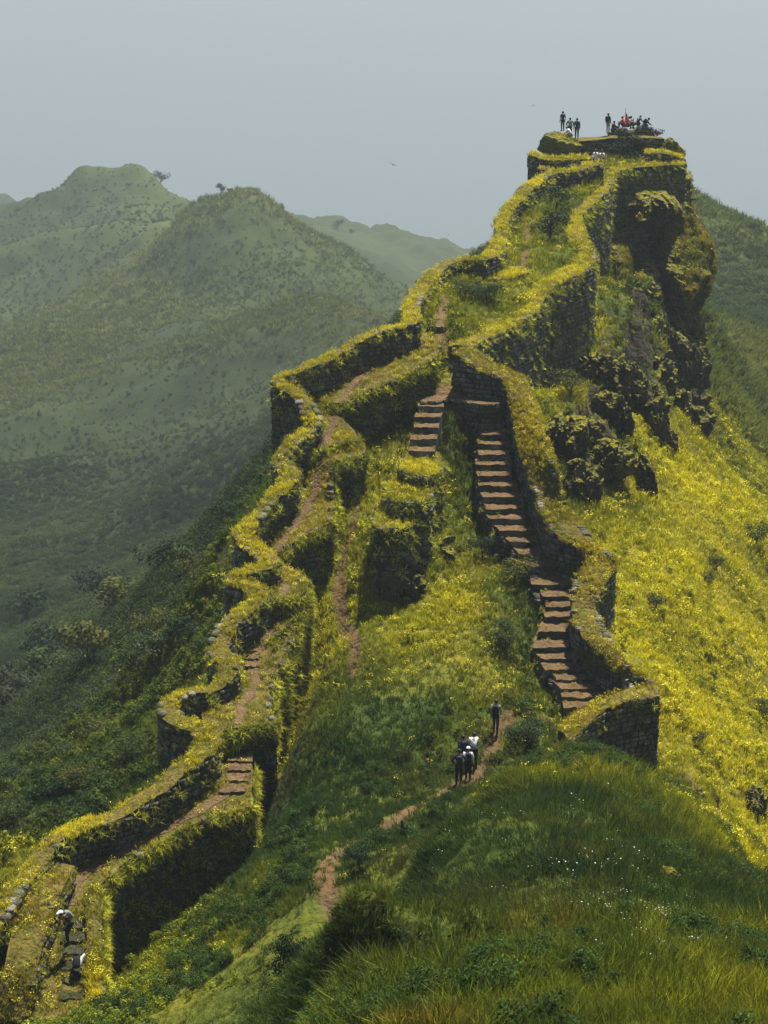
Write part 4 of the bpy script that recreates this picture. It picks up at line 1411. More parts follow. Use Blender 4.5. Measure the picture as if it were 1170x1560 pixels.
source_set('shrub', [leafy(300, 80 + s, .052, rz=.5, lobes=9) for s in range(4)])

def gn_group(coll):
    g = bpy.data.node_groups.new('scatter', 'GeometryNodeTree')
    g.interface.new_socket('Geometry', in_out='INPUT', socket_type='NodeSocketGeometry')
    g.interface.new_socket('Geometry', in_out='OUTPUT', socket_type='NodeSocketGeometry')
    i, o = g.nodes.new('NodeGroupInput'), g.nodes.new('NodeGroupOutput')
    ci = g.nodes.new('GeometryNodeCollectionInfo')
    ci.inputs['Collection'].default_value = coll
    ci.inputs['Separate Children'].default_value = True
    ci.inputs['Reset Children'].default_value = True
    ip = g.nodes.new('GeometryNodeInstanceOnPoints')
    ip.inputs['Pick Instance'].default_value = True
    def na(name, t):
        n = g.nodes.new('GeometryNodeInputNamedAttribute'); n.data_type = t
        n.inputs['Name'].default_value = name
        return n.outputs[0]
    e2r = g.nodes.new('FunctionNodeEulerToRotation')
    g.links.new(na('rot', 'FLOAT_VECTOR'), e2r.inputs[0])
    g.links.new(i.outputs[0], ip.inputs['Points'])
    g.links.new(ci.outputs[0], ip.inputs['Instance'])
    g.links.new(na('idx', 'INT'), ip.inputs['Instance Index'])
    g.links.new(e2r.outputs[0], ip.inputs['Rotation'])
    g.links.new(na('scl', 'FLOAT_VECTOR'), ip.inputs['Scale'])
    g.links.new(ip.outputs[0], o.inputs[0])
    return g
GN = {k: gn_group(c) for k, (c, n) in SETS.items()}

def scatter(name, key, pts, rot, scl, col, idx, label, parent=None):
    n = len(pts)
    if n == 0: return
    me = bpy.data.meshes.new(name)
    me.vertices.add(n)
    me.vertices.foreach_set('co', np.asarray(pts, np.float32).ravel())
    me.attributes.new('rot', 'FLOAT_VECTOR', 'POINT').data.foreach_set('vector', np.asarray(rot, np.float32).ravel())
    sc = np.asarray(scl, np.float32)
    if sc.ndim == 1: sc = np.stack([sc, sc, sc], 1)
    me.attributes.new('scl', 'FLOAT_VECTOR', 'POINT').data.foreach_set('vector', sc.ravel())
    me.attributes.new('col', 'FLOAT_VECTOR', 'POINT').data.foreach_set('vector', np.asarray(col, np.float32).ravel())
    me.attributes.new('idx', 'INT', 'POINT').data.foreach_set('value', np.asarray(idx, np.int32))
    o = link(name, me, parent, label=label, kind='stuff')
    md = o.modifiers.new('scatter', 'NODES'); md.node_group = GN[key]
    return o

# ---------------------------------------------------------------- where things grow
ALL_TERR = [t[:, :] for t in TERR3 + PIER3]
def on_masonry(x, y):
    m = in_poly(x, y, LANDING)
    for t in ALL_TERR:
        m |= in_poly(x, y, t)
    return m
STAIR_POLY = np.vstack([np.array([a[:2] for a, b in SP_]), np.array([b[:2] for a, b in SP_])[::-1]])
LAND_P = LANDING
STAIR2_POLY = np.vstack([np.array([a[:2] for a, b in SP2_]), np.array([b[:2] for a, b in SP2_])[::-1]])

def land_points(n, ymin, ymax, power, umax=.24, extra=None, seed=1):
    """random places on the land; chance goes with area, thinned with distance"""
    g = np.random.default_rng(seed)
    X, Y, Z = LAND['x'], LAND['y'], LAND['z']
    A = np.stack([X, Y, Z], -1)
    e1 = A[:-1, 1:] - A[:-1, :-1]; e2 = A[1:, :-1] - A[:-1, :-1]
    area = np.linalg.norm(np.cross(e1, e2), axis=-1)
    plan = np.abs(e1[..., 0] * e2[..., 1] - e1[..., 1] * e2[..., 0])
    yc, uc = Y[:-1, :-1], X[:-1, :-1] / Y[:-1, :-1]
    w = np.minimum(area, plan * 2.6) * yc ** (-power) * ((yc > ymin) & (yc < ymax) & (np.abs(uc) < umax))
    w = w * (1 - .9 * LAND['soil'][:-1, :-1])
    if extra is not None:
        w = w * extra[:-1, :-1]
    p = (w / w.sum()).ravel()
    k = g.choice(p.size, n, p=p)
    r, c = np.unravel_index(k, w.shape)
    s, t = g.random(n)[:, None], g.random(n)[:, None]
    pt = A[r, c] * (1 - s) * (1 - t) + A[r, c + 1] * s * (1 - t) + A[r + 1, c] * (1 - s) * t + A[r + 1, c + 1] * s * t
    return pt, LAND['ye'][r, c], LAND['n'][r, c], LAND['rock'][r, c], LAND['m'][r, c], LAND['rk'][r, c], g

def grass_tint(x, y, ye, g, n):
    n1 = fbm(x / 2.6, y / 2.6, oct=3, seed=81); n2 = fbm(x / 9, y / 9, oct=3, seed=83); n3 = fbm(x / 5, y / 5, oct=3, seed=85); n4 = fbm((x + y * .3) / 16, (y - x * .25) / 2.2, oct=3, seed=87)
    n1 = n1 + .7 * n4 * (x > 8)
    yy = np.clip(ye * 1.0 + .40 * n1 * (0.35 + ye) + .35 * n2 * (.3 + ye) + g.normal(0, .07, n), 0, 1)[:, None]
    deep = np.array([0.018, 0.042, 0.012]); green = np.array([0.050, 0.086, 0.010]); yel = np.array([0.39, 0.37, 0.005]); brn = np.array([.12, .085, .022])
    c = green * (1 - yy) + yel * yy
    dk = np.clip(.45 - n2 * 1.2 - ye, 0, .85)[:, None]
    c = c * (1 - dk) + deep * dk
    bw = np.clip(n3 * 1.6 - .5, 0, .5)[:, None]
    c = c * (1 - bw) + (brn * .6 + c * .4) * bw
    return c * g.uniform(.75, 1.3, n)[:, None], yy[:, 0]

def rots(g, n, tilt=.25):
    return np.stack([g.normal(0, tilt, n), g.normal(0, tilt, n), g.uniform(0, 6.283, n)], 1)

KN = np.array([P(*q)[:2] for q in [(440,1750,27),(470,1560,35),(515,1400,48.5),(560,1345,53),(635,1288,60),(700,1225,67),(762,1178,72),(858,1136,81),(925,1160,79.5),(1000,1205,77),(1085,1262,72),(1135,1330,64),(1400,1400,58),(1400,1700,20)]])
def grow_land():
    # knoll in front: fine blades
    pt, ye, nn, rk, m, rkk, g = land_points(84000, 24.5, 88, 0.9, .42, seed=2)
    x, y = pt[:, 0], pt[:, 1]
    keep = ~on_masonry(x, y) & ~((y > 82) & in_poly(x, y, STAIR_POLY))
    pt, ye = pt[keep], ye[keep]; x, y = pt[:, 0], pt[:, 1]; n = len(pt)
    c, yy = grass_tint(x, y, ye * .8, g, n)
    big = fbm(x / 3, y / 3, oct=3, seed=91)
    kn = in_poly(x, y, KN)
    s = (.45 + .50 * np.clip(big + .3, 0, 1)) * g.uniform(.7, 1.35, n) * np.interp(y, [30, 88], [.85, 1.2])
    s = np.where(kn, s, s * np.interp(y, [50, 64], [.8, .36]))
    path_d = np.min([seg_dist(x, y, pl) - hw for pl, hw in PATH3], axis=0)
    s = s * np.clip(.35 + path_d * .6, .3, 1)
    och = np.clip(fbm(x / 4.5, y / 6, oct=3, seed=88) * 2.4 - .55, 0, .8)[:, None] * kn[:, None]
    c = c * (1 - och) + np.array([.15, .13, .016]) * och * g.uniform(.6, 1.3, n)[:, None]
    c = c * (np.where(kn, .88, 1.0) * g.choice([.6, 1., 1.7], n, p=[.35, .45, .2]))[:, None]
    s = s[:]
    idx = g.integers(0, 5, n)
    wf = fbm(x / 4.0, y / 4.0, oct=2, seed=93)
    wp = np.minimum(np.hypot(x - P(830, 1310, 56)[0], (y - 56) * .5), np.hypot(x - P(930, 1380, 50)[0], (y - 50) * .5))
    idx = np.where((g.random(n) < .17 * np.exp(-(wp / 3.0) ** 2) * (wf > -.1) + .0015), 5, idx)
    # wind leans the blades to the left
    r = np.stack([g.normal(0, .2, n), g.normal(-.35, .2, n), g.uniform(-.6, .6, n)], 1)
    scatter('knoll_grass', 'fine', pt - [0, 0, .04], r, np.stack([s * 1.15, s * 1.15, s], 1), c, idx, 'long wind-combed grass on the knoll')
    # meadow, ridge and yellow slope
    ex = np.where(LAND['m'], 1.0, np.where(LAND['ye'] > .35, 1.0, .6))
    pt, ye, nn, rk, m, rkk, g = land_points(150000, 70, 200, 1.3, .36, ex, seed=3)
    x, y = pt[:, 0], pt[:, 1]
    keep = ~on_masonry(x, y) & ~in_poly(x, y, STAIR_POLY) & ~in_poly(x, y, STAIR2_POLY) & (rk < g.random(len(x)) * .8)
    pt, ye, m, rkk = pt[keep], ye[keep], m[keep], rkk[keep]; x, y = pt[:, 0], pt[:, 1]; n = len(pt)
    c, yy = grass_tint(x, y, ye, g, n)
    big = fbm(x / 2.2, y / 2.2, oct=3, seed=95)
    s = (.30 + .22 * np.clip(big + .2, 0, 1)) * g.uniform(.7, 1.4, n) * np.interp(y, [70, 110, 190], [.8, 1.0, 1.35])
    pf = np.clip(yy * 1.15 - .15, 0, .9)
    u = g.random(n)
    idx = np.where(u < pf * .12, g.integers(7, 10, n), np.where(u < pf * .42, g.integers(4, 7, n), g.integers(0, 4, n)))
    idx = np.where((idx >= 4) & (g.random(n) < .25), 1, idx)
    scatter('meadow_grass', 'mid', pt - [0, 0, .03], rots(g, n, .2), s, c, idx, 'rough grass with small yellow flowers over meadow and slopes')
    # low bushes among it
    ex = np.where(LAND['m'], .5 + .5 * (LAND['ye'] < .3), np.where(LAND['x'] > 0, .7 + LAND['rk'] * 1.2, 4.0)) * np.clip(.4 + 2 * fbm(LAND['x'] / 6, LAND['y'] / 6, oct=3, seed=97), .02, 2)
    pt, ye, nn, rk, m, rkk, g = land_points(20000, 62, 190, 1.2, .36, ex, seed=4)
    x, y = pt[:, 0], pt[:, 1]
    keep = ~on_masonry(x, y) & ~in_poly(x, y, STAIR_POLY) & ~in_poly(x, y, STAIR2_POLY) & ~((y < 86) & (x > -3))
    pt, ye, m, rkk = pt[keep], ye[keep], m[keep], rkk[keep]; x, y = pt[:, 0], pt[:, 1]; n = len(pt)
    c, yy = grass_tint(x, y, ye * .75, g, n)
    lf = (~m) & (x < 0)
    c = np.where(lf[:, None], c * .75, c)
    s = g.uniform(.35, .8, n) * np.where(lf, 1.5, 1.0)
    idx = np.where((yy > .35) & (g.random(n) < .5), g.integers(4, 6, n), g.integers(0, 4, n))
    scatter('undergrowth', 'bush', pt - [0, 0, .05], rots(g, n, .15), s, c, idx, 'low leafy bushes and herbs among the grass')

def grow_herbs():
    X, Y = LAND['x'], LAND['y']
    ex = sstep(.18, .42, fbm(X / 3.2, Y / 4.0, oct=3, seed=141)) + .02
    pt, ye, nn, rk, m, rkk, g = land_points(2600, 28, 86, 0.6, .25, ex, seed=8)
    x, y = pt[:, 0], pt[:, 1]; n = len(pt)
    ok = ~on_masonry(x, y) & (np.min([seg_dist(x, y, pl) - hw for pl, hw in PATH3], axis=0) > .3)
    pt = pt[ok]; x, y = pt[:, 0], pt[:, 1]; n = len(pt)
    t = g.random(n)[:, None]
    c = (np.array([.018, .040, .010]) * t + np.array([.05, .085, .014]) * (1 - t)) * g.uniform(.7, 1.3, n)[:, None]
    scatter('herbs', 'shrub', pt - [0, 0, .04], rots(g, n, .15), g.uniform(.3, .85, n), c, g.integers(0, 4, n), 'dark leafy herbs growing in patches through the grass')

def grow_far():
    ex = np.clip(.35 + 1.6 * fbm(LAND['x'] / 45, LAND['y'] / 45, oct=4, seed=101) - LAND['ye'] * 1.3, .02, 2)
    pt, ye, nn, rk, m, rkk, g = land_points(100000, 125, 900, 1.7, .34, (ex + .35) * np.interp(LAND['y'], [380, 470], [1, .22]) * np.where((LAND['x'] > 30) & (LAND['ye'] > .25), .1, 1) * (LAND['m'] < .5) * ((LAND['x'] < 2) | (LAND['y'] > 172)), seed=5)
    x, y = pt[:, 0], pt[:, 1]; n = len(pt)
    a = fbm(x / 30, y / 30, oct=4, seed=103)[:, None]
    c = np.array([.034, .056, .020]) * (1 + .5 * a) + np.array([.035, .034, .012]) * np.clip(a * 2, 0, 1)
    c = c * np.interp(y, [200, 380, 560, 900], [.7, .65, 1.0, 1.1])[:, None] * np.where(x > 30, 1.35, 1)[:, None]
    c = c * g.uniform(.75, 1.25, n)[:, None]
    s = g.uniform(.8, 2.0, n) * np.interp(y, [125, 300, 450, 900], [1., 1.0, .8, 1.1])
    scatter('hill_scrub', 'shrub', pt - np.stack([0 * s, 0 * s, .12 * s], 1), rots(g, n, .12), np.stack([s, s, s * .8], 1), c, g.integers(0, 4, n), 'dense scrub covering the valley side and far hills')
    ex = np.clip(LAND['ye'] * 2 - .1, .02, 2) * (LAND['m'] < .5) * ((LAND['x'] < 2) | (LAND['y'] > 160))
    pt, ye, nn, rk, m, rkk, g = land_points(76000, 130, 700, 1.7, .34, ex, seed=6)
    x, y = pt[:, 0], pt[:, 1]; n = len(pt)
    a = fbm(x / 20, y / 20, oct=4, seed=105)[:, None]
    c = (np.array([.060, .085, .020]) + np.array([.06, .05, .005]) * np.clip(ye[:, None] + a, 0, 1)) * g.uniform(.7, 1.3, n)[:, None]
    s = g.uniform(.5, 1.1, n) * np.interp(y, [130, 700], [.9, 2.4])
    scatter('hill_grass', 'mid', pt - [0, 0, .05], rots(g, n, .2), np.stack([s * 1.4, s * 1.4, s * .8], 1), c, g.integers(0, 4, n), 'tall grass on the open parts of the hills')

TURF = {'wall': ((.47, .42, .005), (.17, .175, .008)), 'brown': ((.27, .225, .012), (.15, .14, .010)), 'green': ((.10, .10, .012), (.045, .06, .010))}
def grow_masonry():
    g = np.random.default_rng(11)
    pts, sc, cl, ix, ro = [], [], [], [], []
    def put(p, c1, c2, h, n):
        t = np.clip(.5 + 1.1 * fbm(p[:, 0] / 3, p[:, 1] / 3, oct=3, seed=111) + g.normal(0, .15, n), 0, 1)[:, None]
        dim = np.interp(p[:, 1], [60, 90, 110], [.72, .85, 1.0])[:, None]
        pts.append(p); cl.append((np.array(c1) * t + np.array(c2) * (1 - t)) * g.uniform(.75, 1.25, n)[:, None] )
        sc.append(h * g.uniform(.65, 1.3, n)); u = g.random(n)
        ix.append(np.where(u < .10, g.integers(7, 10, n), np.where(u < .22, g.integers(4, 7, n), g.integers(0, 4, n)))); ro.append(rots(g, n, .3))
    for Lp, Rp, key, dens, h, over in CAPS:
        seg = np.linalg.norm(np.diff((Lp + Rp) / 2, axis=0), axis=1)
        wid = np.linalg.norm(Rp[:-1] - Lp[:-1], axis=1)
        n = int((seg * wid).sum() * dens * 1.45)
        if n < 1: continue
        pw = seg * wid * np.clip(.75 + 1.3 * fbm(Lp[:-1, 0] / 1.8, Lp[:-1, 1] / 1.8, oct=2, seed=119), .2, 1.4)
        k = g.choice(len(seg), n, p=pw / pw.sum())
        s = g.random(n)[:, None]; t = g.uniform(-over, 1 + over, n)[:, None]
        a = Lp[k] * (1 - s) + Lp[k + 1] * s; b = Rp[k] * (1 - s) + Rp[k + 1] * s
        p = a * (1 - t) + b * t
        p[:, 2] += .12 * np.sin(np.pi * np.clip(t[:, 0], 0, 1)) - .05
        put(p, *TURF[key], h, n)
    for tops, dens in ((TERR3, 16), (PIER3, 22)):
        for top in tops:
            mn, mx = top.min(0), top.max(0)
            n = int((mx[0] - mn[0]) * (mx[1] - mn[1]) * dens)
            x, y = g.uniform(mn[0], mx[0], n), g.uniform(mn[1], mx[1], n)
            ok = in_poly(x, y, top)
            # bare trodden line down the middle of the walk
            x, y = x[ok], y[ok]
            if tops is TERR3:
                w = seg_dist(x, y, WALK)
                ok = w > g.uniform(.15, .5, len(x))
                x, y = x[ok], y[ok]
            A = np.c_[top[:, 0], top[:, 1], np.ones(len(top))]
            z = np.array([masonry_top(a, b) or -999 for a, b in zip(x, y)])
            okz = z > -900; x, y, z = x[okz], y[okz], z[okz]
            put(np.stack([x, y, z - .04], 1), *(TURF['wall'] if tops is PIER3 else ((.30, .25, .010), (.10, .12, .012))), .28, len(x))
    # grass creeping over the ends and joints of the steps
    rr = []
    for Lf, Rf, bl, br in ALL_STEPS:
        for q in range(9):
            s = g.random() ** 1.7 * .45 if q < 7 else 1 - .12 * g.random()
            t = g.uniform(.15, .95)
            a = Lf * (1 - s) + Rf * s; b = bl * (1 - s) + br * s
            rr.append(a * (1 - t) + b * t)
    for cx, cy_, cz, rx, ry, rz in MOUNDS:
        d = g.normal(size=(420, 3)); d[:, 2] = np.abs(d[:, 2]); d /= np.linalg.norm(d, axis=1, keepdims=True); d *= (1 + .25 * fbm(d[:, 0] * 3 + cx, d[:, 1] * 3, d[:, 2] * 3, oct=3, seed=5))[:, None]
        pm = d * np.array([rx, ry, rz]) * .93 + np.array([cx, cy_, cz])
        put(pm, (.26, .24, .010), (.09, .11, .012), .28, len(pm))
    rr = np.array(rr)
    put(rr, (.26, .23, .010), (.09, .11, .012), .16, len(rr))
    scatter('wall_turf', 'mid', np.vstack(pts), np.vstack(ro), np.concatenate(sc), np.vstack(cl), np.concatenate(ix), 'yellow-green turf growing along the tops of the walls')
    # tufts rooted in the joints of the faces
    pts, sc, cl, ro, ix = [], [], [], [], []
    for line, zt, zb, sign, dens, h in FACES:
        seg = np.hypot(*np.diff(line[:, :2], axis=0).T)
        hh = np.maximum(zt[:-1] - zb[:-1], .1)
        n = int((seg * hh).sum() * dens)
        if n < 1: continue
        k = g.choice(len(seg), n, p=seg * hh / (seg * hh).sum())
        s = g.random(n)
        p = line[k, :2] * (1 - s)[:, None] + line[k + 1, :2] * s[:, None]
        t = (line[k + 1, :2] - line[k, :2]) / (seg[k][:, None] + 1e-9)
        nr = np.stack([t[:, 1], -t[:, 0]], 1) * sign
        z = zb[k] + (zt[k] - zb[k]) * np.where(g.random(n) < .3, g.uniform(.85, 1.0, n), g.random(n))
        patch = fbm(p[:, 0] / 1.8 + 7, p[:, 1] / 1.8, z / 1.5, oct=3, seed=121)
        ok = (patch > g.uniform(-.6, .15, n)) | (z > zt[k] - .35)
        p, nr, z, k = p[ok], nr[ok], z[ok], k[ok]; n = len(z)
        pts.append(np.c_[p + nr * .14, z])
        az = np.arctan2(nr[:, 1], nr[:, 0])
        # lean outward: tilt about the horizontal axis along the wall
        ro.append(np.stack([g.normal(0, .15, n), g.uniform(.7, 1.15, n), az + g.normal(0, .25, n)], 1))
        sc.append(h * g.uniform(.5, 1.25, n))
        tt = np.clip(.45 + g.normal(0, .3, n), 0, 1)[:, None]
        cl.append((np.array([.36, .36, .03]) * tt + np.array([.12, .15, .02]) * (1 - tt)) * g.choice([.5, 1.0, 1.7], n)[:, None])  # colours raised and spread so tufts look lit on shaded faces
        ix.append(g.integers(0, 4, n))
    scatter('wall_grass', 'hang', np.vstack(pts), np.vstack(ro), np.concatenate(sc), np.vstack(cl), np.concatenate(ix), 'drooping grass tufts rooted in the wall joints')
    # crag ledges
    v, gr, me = CRAG
    n = len(v)
    nrm = np.zeros(n * 3, np.float32); me.vertices.foreach_get('normal', nrm); nrm = nrm.reshape(-1, 3)
    w = np.clip(sstep(.25, .6, nrm[:, 2]) + gr * 1.0 - .15, 0, 1.2) * (v[:, 1] < 178)
    k = g.choice(n, 9000, p=w / w.sum())
    p = v[k] + g.normal(0, .12, (9000, 3)); n = 9000
    t = np.clip(.4 + 1.2 * fbm(p[:, 0] / 2.5, p[:, 1] / 2.5, p[:, 2] / 2.5, oct=3, seed=131), 0, 1)[:, None]
    c = (np.array([.24, .19, .010]) * t + np.array([.09, .10, .012]) * (1 - t)) * g.uniform(.7, 1.25, n)[:, None]
    az = np.arctan2(nrm[k, 1], nrm[k, 0]); tl = np.clip(np.arccos(np.clip(nrm[k, 2], -1, 1)) * .75, 0, 1.2)
    scatter('ledge_grass', 'mid', p, np.stack([g.normal(0, .15, n), tl, az], 1), g.uniform(.3, .75, n), c, g.integers(0, 5, n), 'tawny grass on the ledges of the summit crag')

def idw_top(top, x, y):
    d = (x[:, None] - top[None, :, 0]) ** 2 + (y[:, None] - top[None, :, 1]) ** 2 + .02
    w = 1 / d ** 1.5
    return (w @ top[:, 2]) / w.sum(1)
def leftp(l):
    return np.array([P(a, b, D_left(b)) for a, b in l])
WALK = leftp([(105,1380),(118,1340),(150,1318),(185,1302),(236,1270),(291,1242),(330,1222),(352,1200),(362,1160),(370,1100),(385,1068),(392,1040),(380,1012),(400,985),(432,950),(437,930),(425,900),(420,850),(440,820),(470,775),(482,752),(484,735),(500,680),(520,640),(540,600),(585,560),(650,530)])
grow_land(); grow_herbs(); grow_far(); grow_masonry()

def trodden(name, line, hw, lo=0.03):
    L = resample(line, .35)
    v, f = [], []
    t = np.gradient(L[:, :2], axis=0); t /= np.linalg.norm(t, axis=1, keepdims=True) + 1e-9
    rows = []
    for i, p in enumerate(L):
        row = []
        for k in (-1, -.4, .3, 1):
            w = hw * (1 + .35 * math.sin(i * 1.3 + k))
            x, y = p[0] + t[i][1] * k * w, p[1] - t[i][0] * k * w
            z = masonry_top(x, y)
            row.append(None if z is None else (x, y, z + lo))
        rows.append(row)
    idx = {}
    for i, r in enumerate(rows):
        for k, q in enumerate(r):
            if q is not None: idx[(i, k)] = len(v); v.append(q)
    for i in range(len(rows) - 1):
        for k in range(3):
            q = [(i, k), (i, k + 1), (i + 1, k + 1), (i + 1, k)]
            if all(a in idx for a in q):
                zz = [v[idx[a]][2] for a in q]
                if max(zz) - min(zz) < .45:
                    f.append(tuple(idx[a] for a in q))
    link(name, make_mesh(name, v, f, [m_soil], True), kind='structure', label='trodden earth path along the wall walk')
trodden('footpath', WALK, .22)

# ---------------------------------------------------------------- trees and shrubs that stand alone
def tube(bm, path, radii, seg=6):
    rings = []
    path = [Vector(p) for p in path]
    for i, p in enumerate(path):
        d = (path[min(i + 1, len(path) - 1)] - path[max(i - 1, 0)]).normalized()
        a = d.orthogonal().normalized(); b = d.cross(a)
        rings.append([bm.verts.new(p + (a * math.cos(2 * math.pi * k / seg) + b * math.sin(2 * math.pi * k / seg)) * radii[i]) for k in range(seg)])
    for r0, r1 in zip(rings[:-1], rings[1:]):
        # keep rings from twisting
        best = min(range(seg), key=lambda o: sum((r0[k].co - r1[(k + o) % seg].co).length for k in range(seg)))
        for k in range(seg):
            bm.faces.new((r0[k], r0[(k + 1) % seg], r1[(k + 1 + best) % seg], r1[(k + best) % seg]))
    bm.faces.new(rings[0][::-1]); bm.faces.new(rings[-1])

def bm_mesh(name, bm, mats):
    bmesh.ops.recalc_face_normals(bm, faces=bm.faces[:])
    me = bpy.data.meshes.new(name); bm.to_mesh(me); bm.free()
    for m in mats: me.materials.append(m)
    return me

def crown_mesh(n, seed, size, lobes, flat=.8):
    me = leafy(n, seed, size, rx=.5, rz=.42 * flat, lobes=lobes, z0=.62)
    me.materials.clear(); me.materials.append(m_crown)
    return me
def limbs_mesh(seed, bare=False, mat=None):
    r = random.Random(seed)
    bm = bmesh.new()
    tube(bm, [(0, 0, -.15), (.02, 0, .15), (.0, .03, .36)], [.035, .028, .022])
    for k in range(6 if not bare else 9):
        a = r.uniform(0, 6.28); z0 = r.uniform(.12, .36); L = r.uniform(.3, .5)
        e = Vector((math.cos(a) * L * .8, math.sin(a) * L * .8, z0 + L * r.uniform(.5, 1.1)))
        m = Vector((math.cos(a) * L * .35, math.sin(a) * L * .35, z0 + L * .35))
        tube(bm, [(0, .01, z0), m, e], [.016, .011, .004], 5)
        for q in range(3 if bare else 1):
            e2 = m + (e - m) * r.uniform(.2, .8)
            tube(bm, [e2, e2 + Vector((r.uniform(-.12, .12), r.uniform(-.12, .12), r.uniform(.05, .2)))], [.007, .003], 4)
    return bm_mesh('trunk', bm, [mat or m_bark])
CROWNS = [crown_mesh(620, 200 + s, .045, 11) for s in range(4)]
CROWNS_NEAR = [crown_mesh(1500, 210 + s, .028, 14) for s in range(3)]
LIMBS = [limbs_mesh(220 + s) for s in range(3)]
m_palebark = flat_mat('pale_bark', (0.30, 0.27, 0.22), 0.9)
BARE = limbs_mesh(230, True, m_palebark)
BARED = limbs_mesh(231, True)

def tree(px, py, d, h, w, col, label, name='tree', cat='tree', group=None, near=False, crown=True, bare=None, k=0, onland=True):
    p = P(px, py, d)
    z = gz(p[0], p[1]) if onland else p[2] - .55 * h
    root = empty(name, (p[0], p[1], z), label, cat, group, rz=random.uniform(0, 6))
    tr = link('trunk', bare or LIMBS[k % 3], root); tr.scale = (w * .9, w * .9, h)
    if crown:
        c = link('crown', (CROWNS_NEAR if near else CROWNS)[k % 3], root); c.scale = (w, w, h); c.color = (*col, 1)
    return root

DG, MG, OG, BG_ = (.022, .036, .016), (.038, .058, .018), (.07, .075, .018), (.030, .040, .022)
tree(245, 276, 893, 7, 8, DG, 'loose tree on the right shoulder of the farthest left peak', group='skyline trees')
tree(338, 303, 655, 4.4, 4.2, DG, 'round dark tree left of the second hill top', group='skyline trees', k=1)
tree(352, 299, 655, 2.6, 3.0, DG, 'small dark bush against the second hill top', group='skyline trees', k=2)
tree(428, 331, 648, 3.2, 3.2, BG_, 'faint little tree on the right flank of the second hill', group='skyline trees')
tree(514, 357, 1150, 6.5, 7.5, BG_, 'pale wide tree on the distant ridge', group='skyline trees', k=1)
tree(535, 359, 1150, 5, 3.5, BG_, 'slim pale tree on the distant ridge, right of the wide one', group='skyline trees', k=2)
tree(1147, 371, 340, 1.6, 3.2, DG, 'low dark bush on the crest of the right hill', group='skyline trees', k=2)
slope = [(175,925,205,5.5,6.0,DG,'broad dark tree highest among the valley-side trees'), (118,968,190,5,6,MG,'wide tree left below the highest valley-side tree'),
 (185,1000,165,4.4,5.5,OG,'olive tree with dense round crown in the middle of the valley side'), (60,1000,205,5,6,DG,'dark tree near the left edge, in the haze'),
 (20,1060,190,5,5.5,BG_,'grey-green tree at the left edge of the valley side'), (70,1095,160,4.2,5,MG,'spreading tree below the left-edge trees'),
 (250,905,150,3.6,4.2,DG,'dark bush tree high beside the parapet drop'), (292,860,135,3.0,3.6,MG,'leafy shrub just under the zigzag parapet'),
 (236,985,126,3.2,3.6,OG,'yellow-tipped shrub below the parapet bend'), (205,1040,122,3.0,3.6,MG,'mid-green shrub left of the round parapet bend'),
 (285,1000,112,2.6,2.8,DG,'dark shrub tucked under the curving parapet'), (300,925,118,2.6,3.0,OG,'sunlit shrub beside the pointed parapet corner'),
 (165,1110,112,2.2,3.0,OG,'bright low shrub on the green spur'), (105,1160,112,2.0,2.8,MG,'low shrub further down the green spur'),
 (40,1190,112,2.2,3.0,DG,'dark low shrub at the foot of the green spur'), (200,1165,98,1.8,2.4,MG,'leafy shrub above the straight parapet'),
 (110,1215,97,1.7,2.3,OG,'round shrub above the lower parapet'), (20,1255,95,1.8,2.4,MG,'shrub at the left edge above the lower parapet'),
 (350,800,124,2.8,3.2,DG,'dark creeper-like shrub below the tall corner wall'), (325,850,122,2.4,3.0,DG,'second dark shrub below the tall corner wall, lower'),
 (0,1150,150,4,5,BG_,'shadowed tree cut by the left edge'), (140,880,245,5.5,6.5,BG_,'hazy tree above the broad dark tree'), (40,930,260,5.5,6.5,DG,'hazy tree far down the valley side')]
for k, (a, b, d, h, w, c, lab) in enumerate(slope):
    tree(a, b, d, h, w, c, lab, name='shrub' if h < 3.3 else 'tree', cat='shrub' if h < 3.3 else 'tree', group='trees and shrubs on the valley side', k=k, near=d < 130)
tree(140, 1085, 142, 4.4, 5.0, OG, 'thin-crowned tree with pale bare branches on the valley side', bare=BARE, k=3, group='trees and shrubs on the valley side')
tree(240, 1050, 118, 2.4, 4.0, DG, 'shrub with pale bare branches by the parapet bend', name='shrub', cat='shrub', bare=BARE, k=1, group='trees and shrubs on the valley side')
tree(1095, 1212, 88.5, 1.35, 1.5, DG, 'leafless forked shrub right of the bastion', name='bare_shrub', cat='shrub', crown=False, bare=BARED)
tree(547, 1318, 71.0, 1.15, 1.35, DG, 'dark round bush beside the bend of the earth path', name='bush', cat='bush', near=True)
tree(445, 1545, 59.5, 2.4, 1.7, (.012, .022, .010), 'near-black bush put in for the dark of the hollow at the lower edge', name='bush', cat='bush', near=True, k=1)  # near-black leaf colour stands in for the shade of the hollow
tree(805, 1120, 87.5, 1.5, 2.3, DG, 'dark bush between path and stair foot', name='bush', cat='bush', near=True, k=2)
tree(770, 1010, 96.5, 1.5, 2.2, MG, 'green bush at the left corner of the stair foot', name='bush', cat='bush', near=True, k=1)
tree(785, 880, 102.5, 1.5, 2.2, OG, 'bush growing over the left ends of the steps', name='bush', cat='bush', near=True, k=2)
tree(735, 840, 105, 1.4, 1.8, DG, 'dark bush in the shaded trench beside the stair', name='bush', cat='bush', near=True)
tree(838, 372, 144, 2.4, 2.6, DG, 'dark shrub in the gully under the summit', name='bush', cat='bush', k=1)
tree(848, 330, 151, 2.2, 2.8, MG, 'green shrub in the upper gully', name='bush', cat='bush', k=2)
tree(742, 470, 128, 1.5, 2.6, DG, 'dark shrub inside the loop of the upper walls', name='bush', cat='bush', near=True)
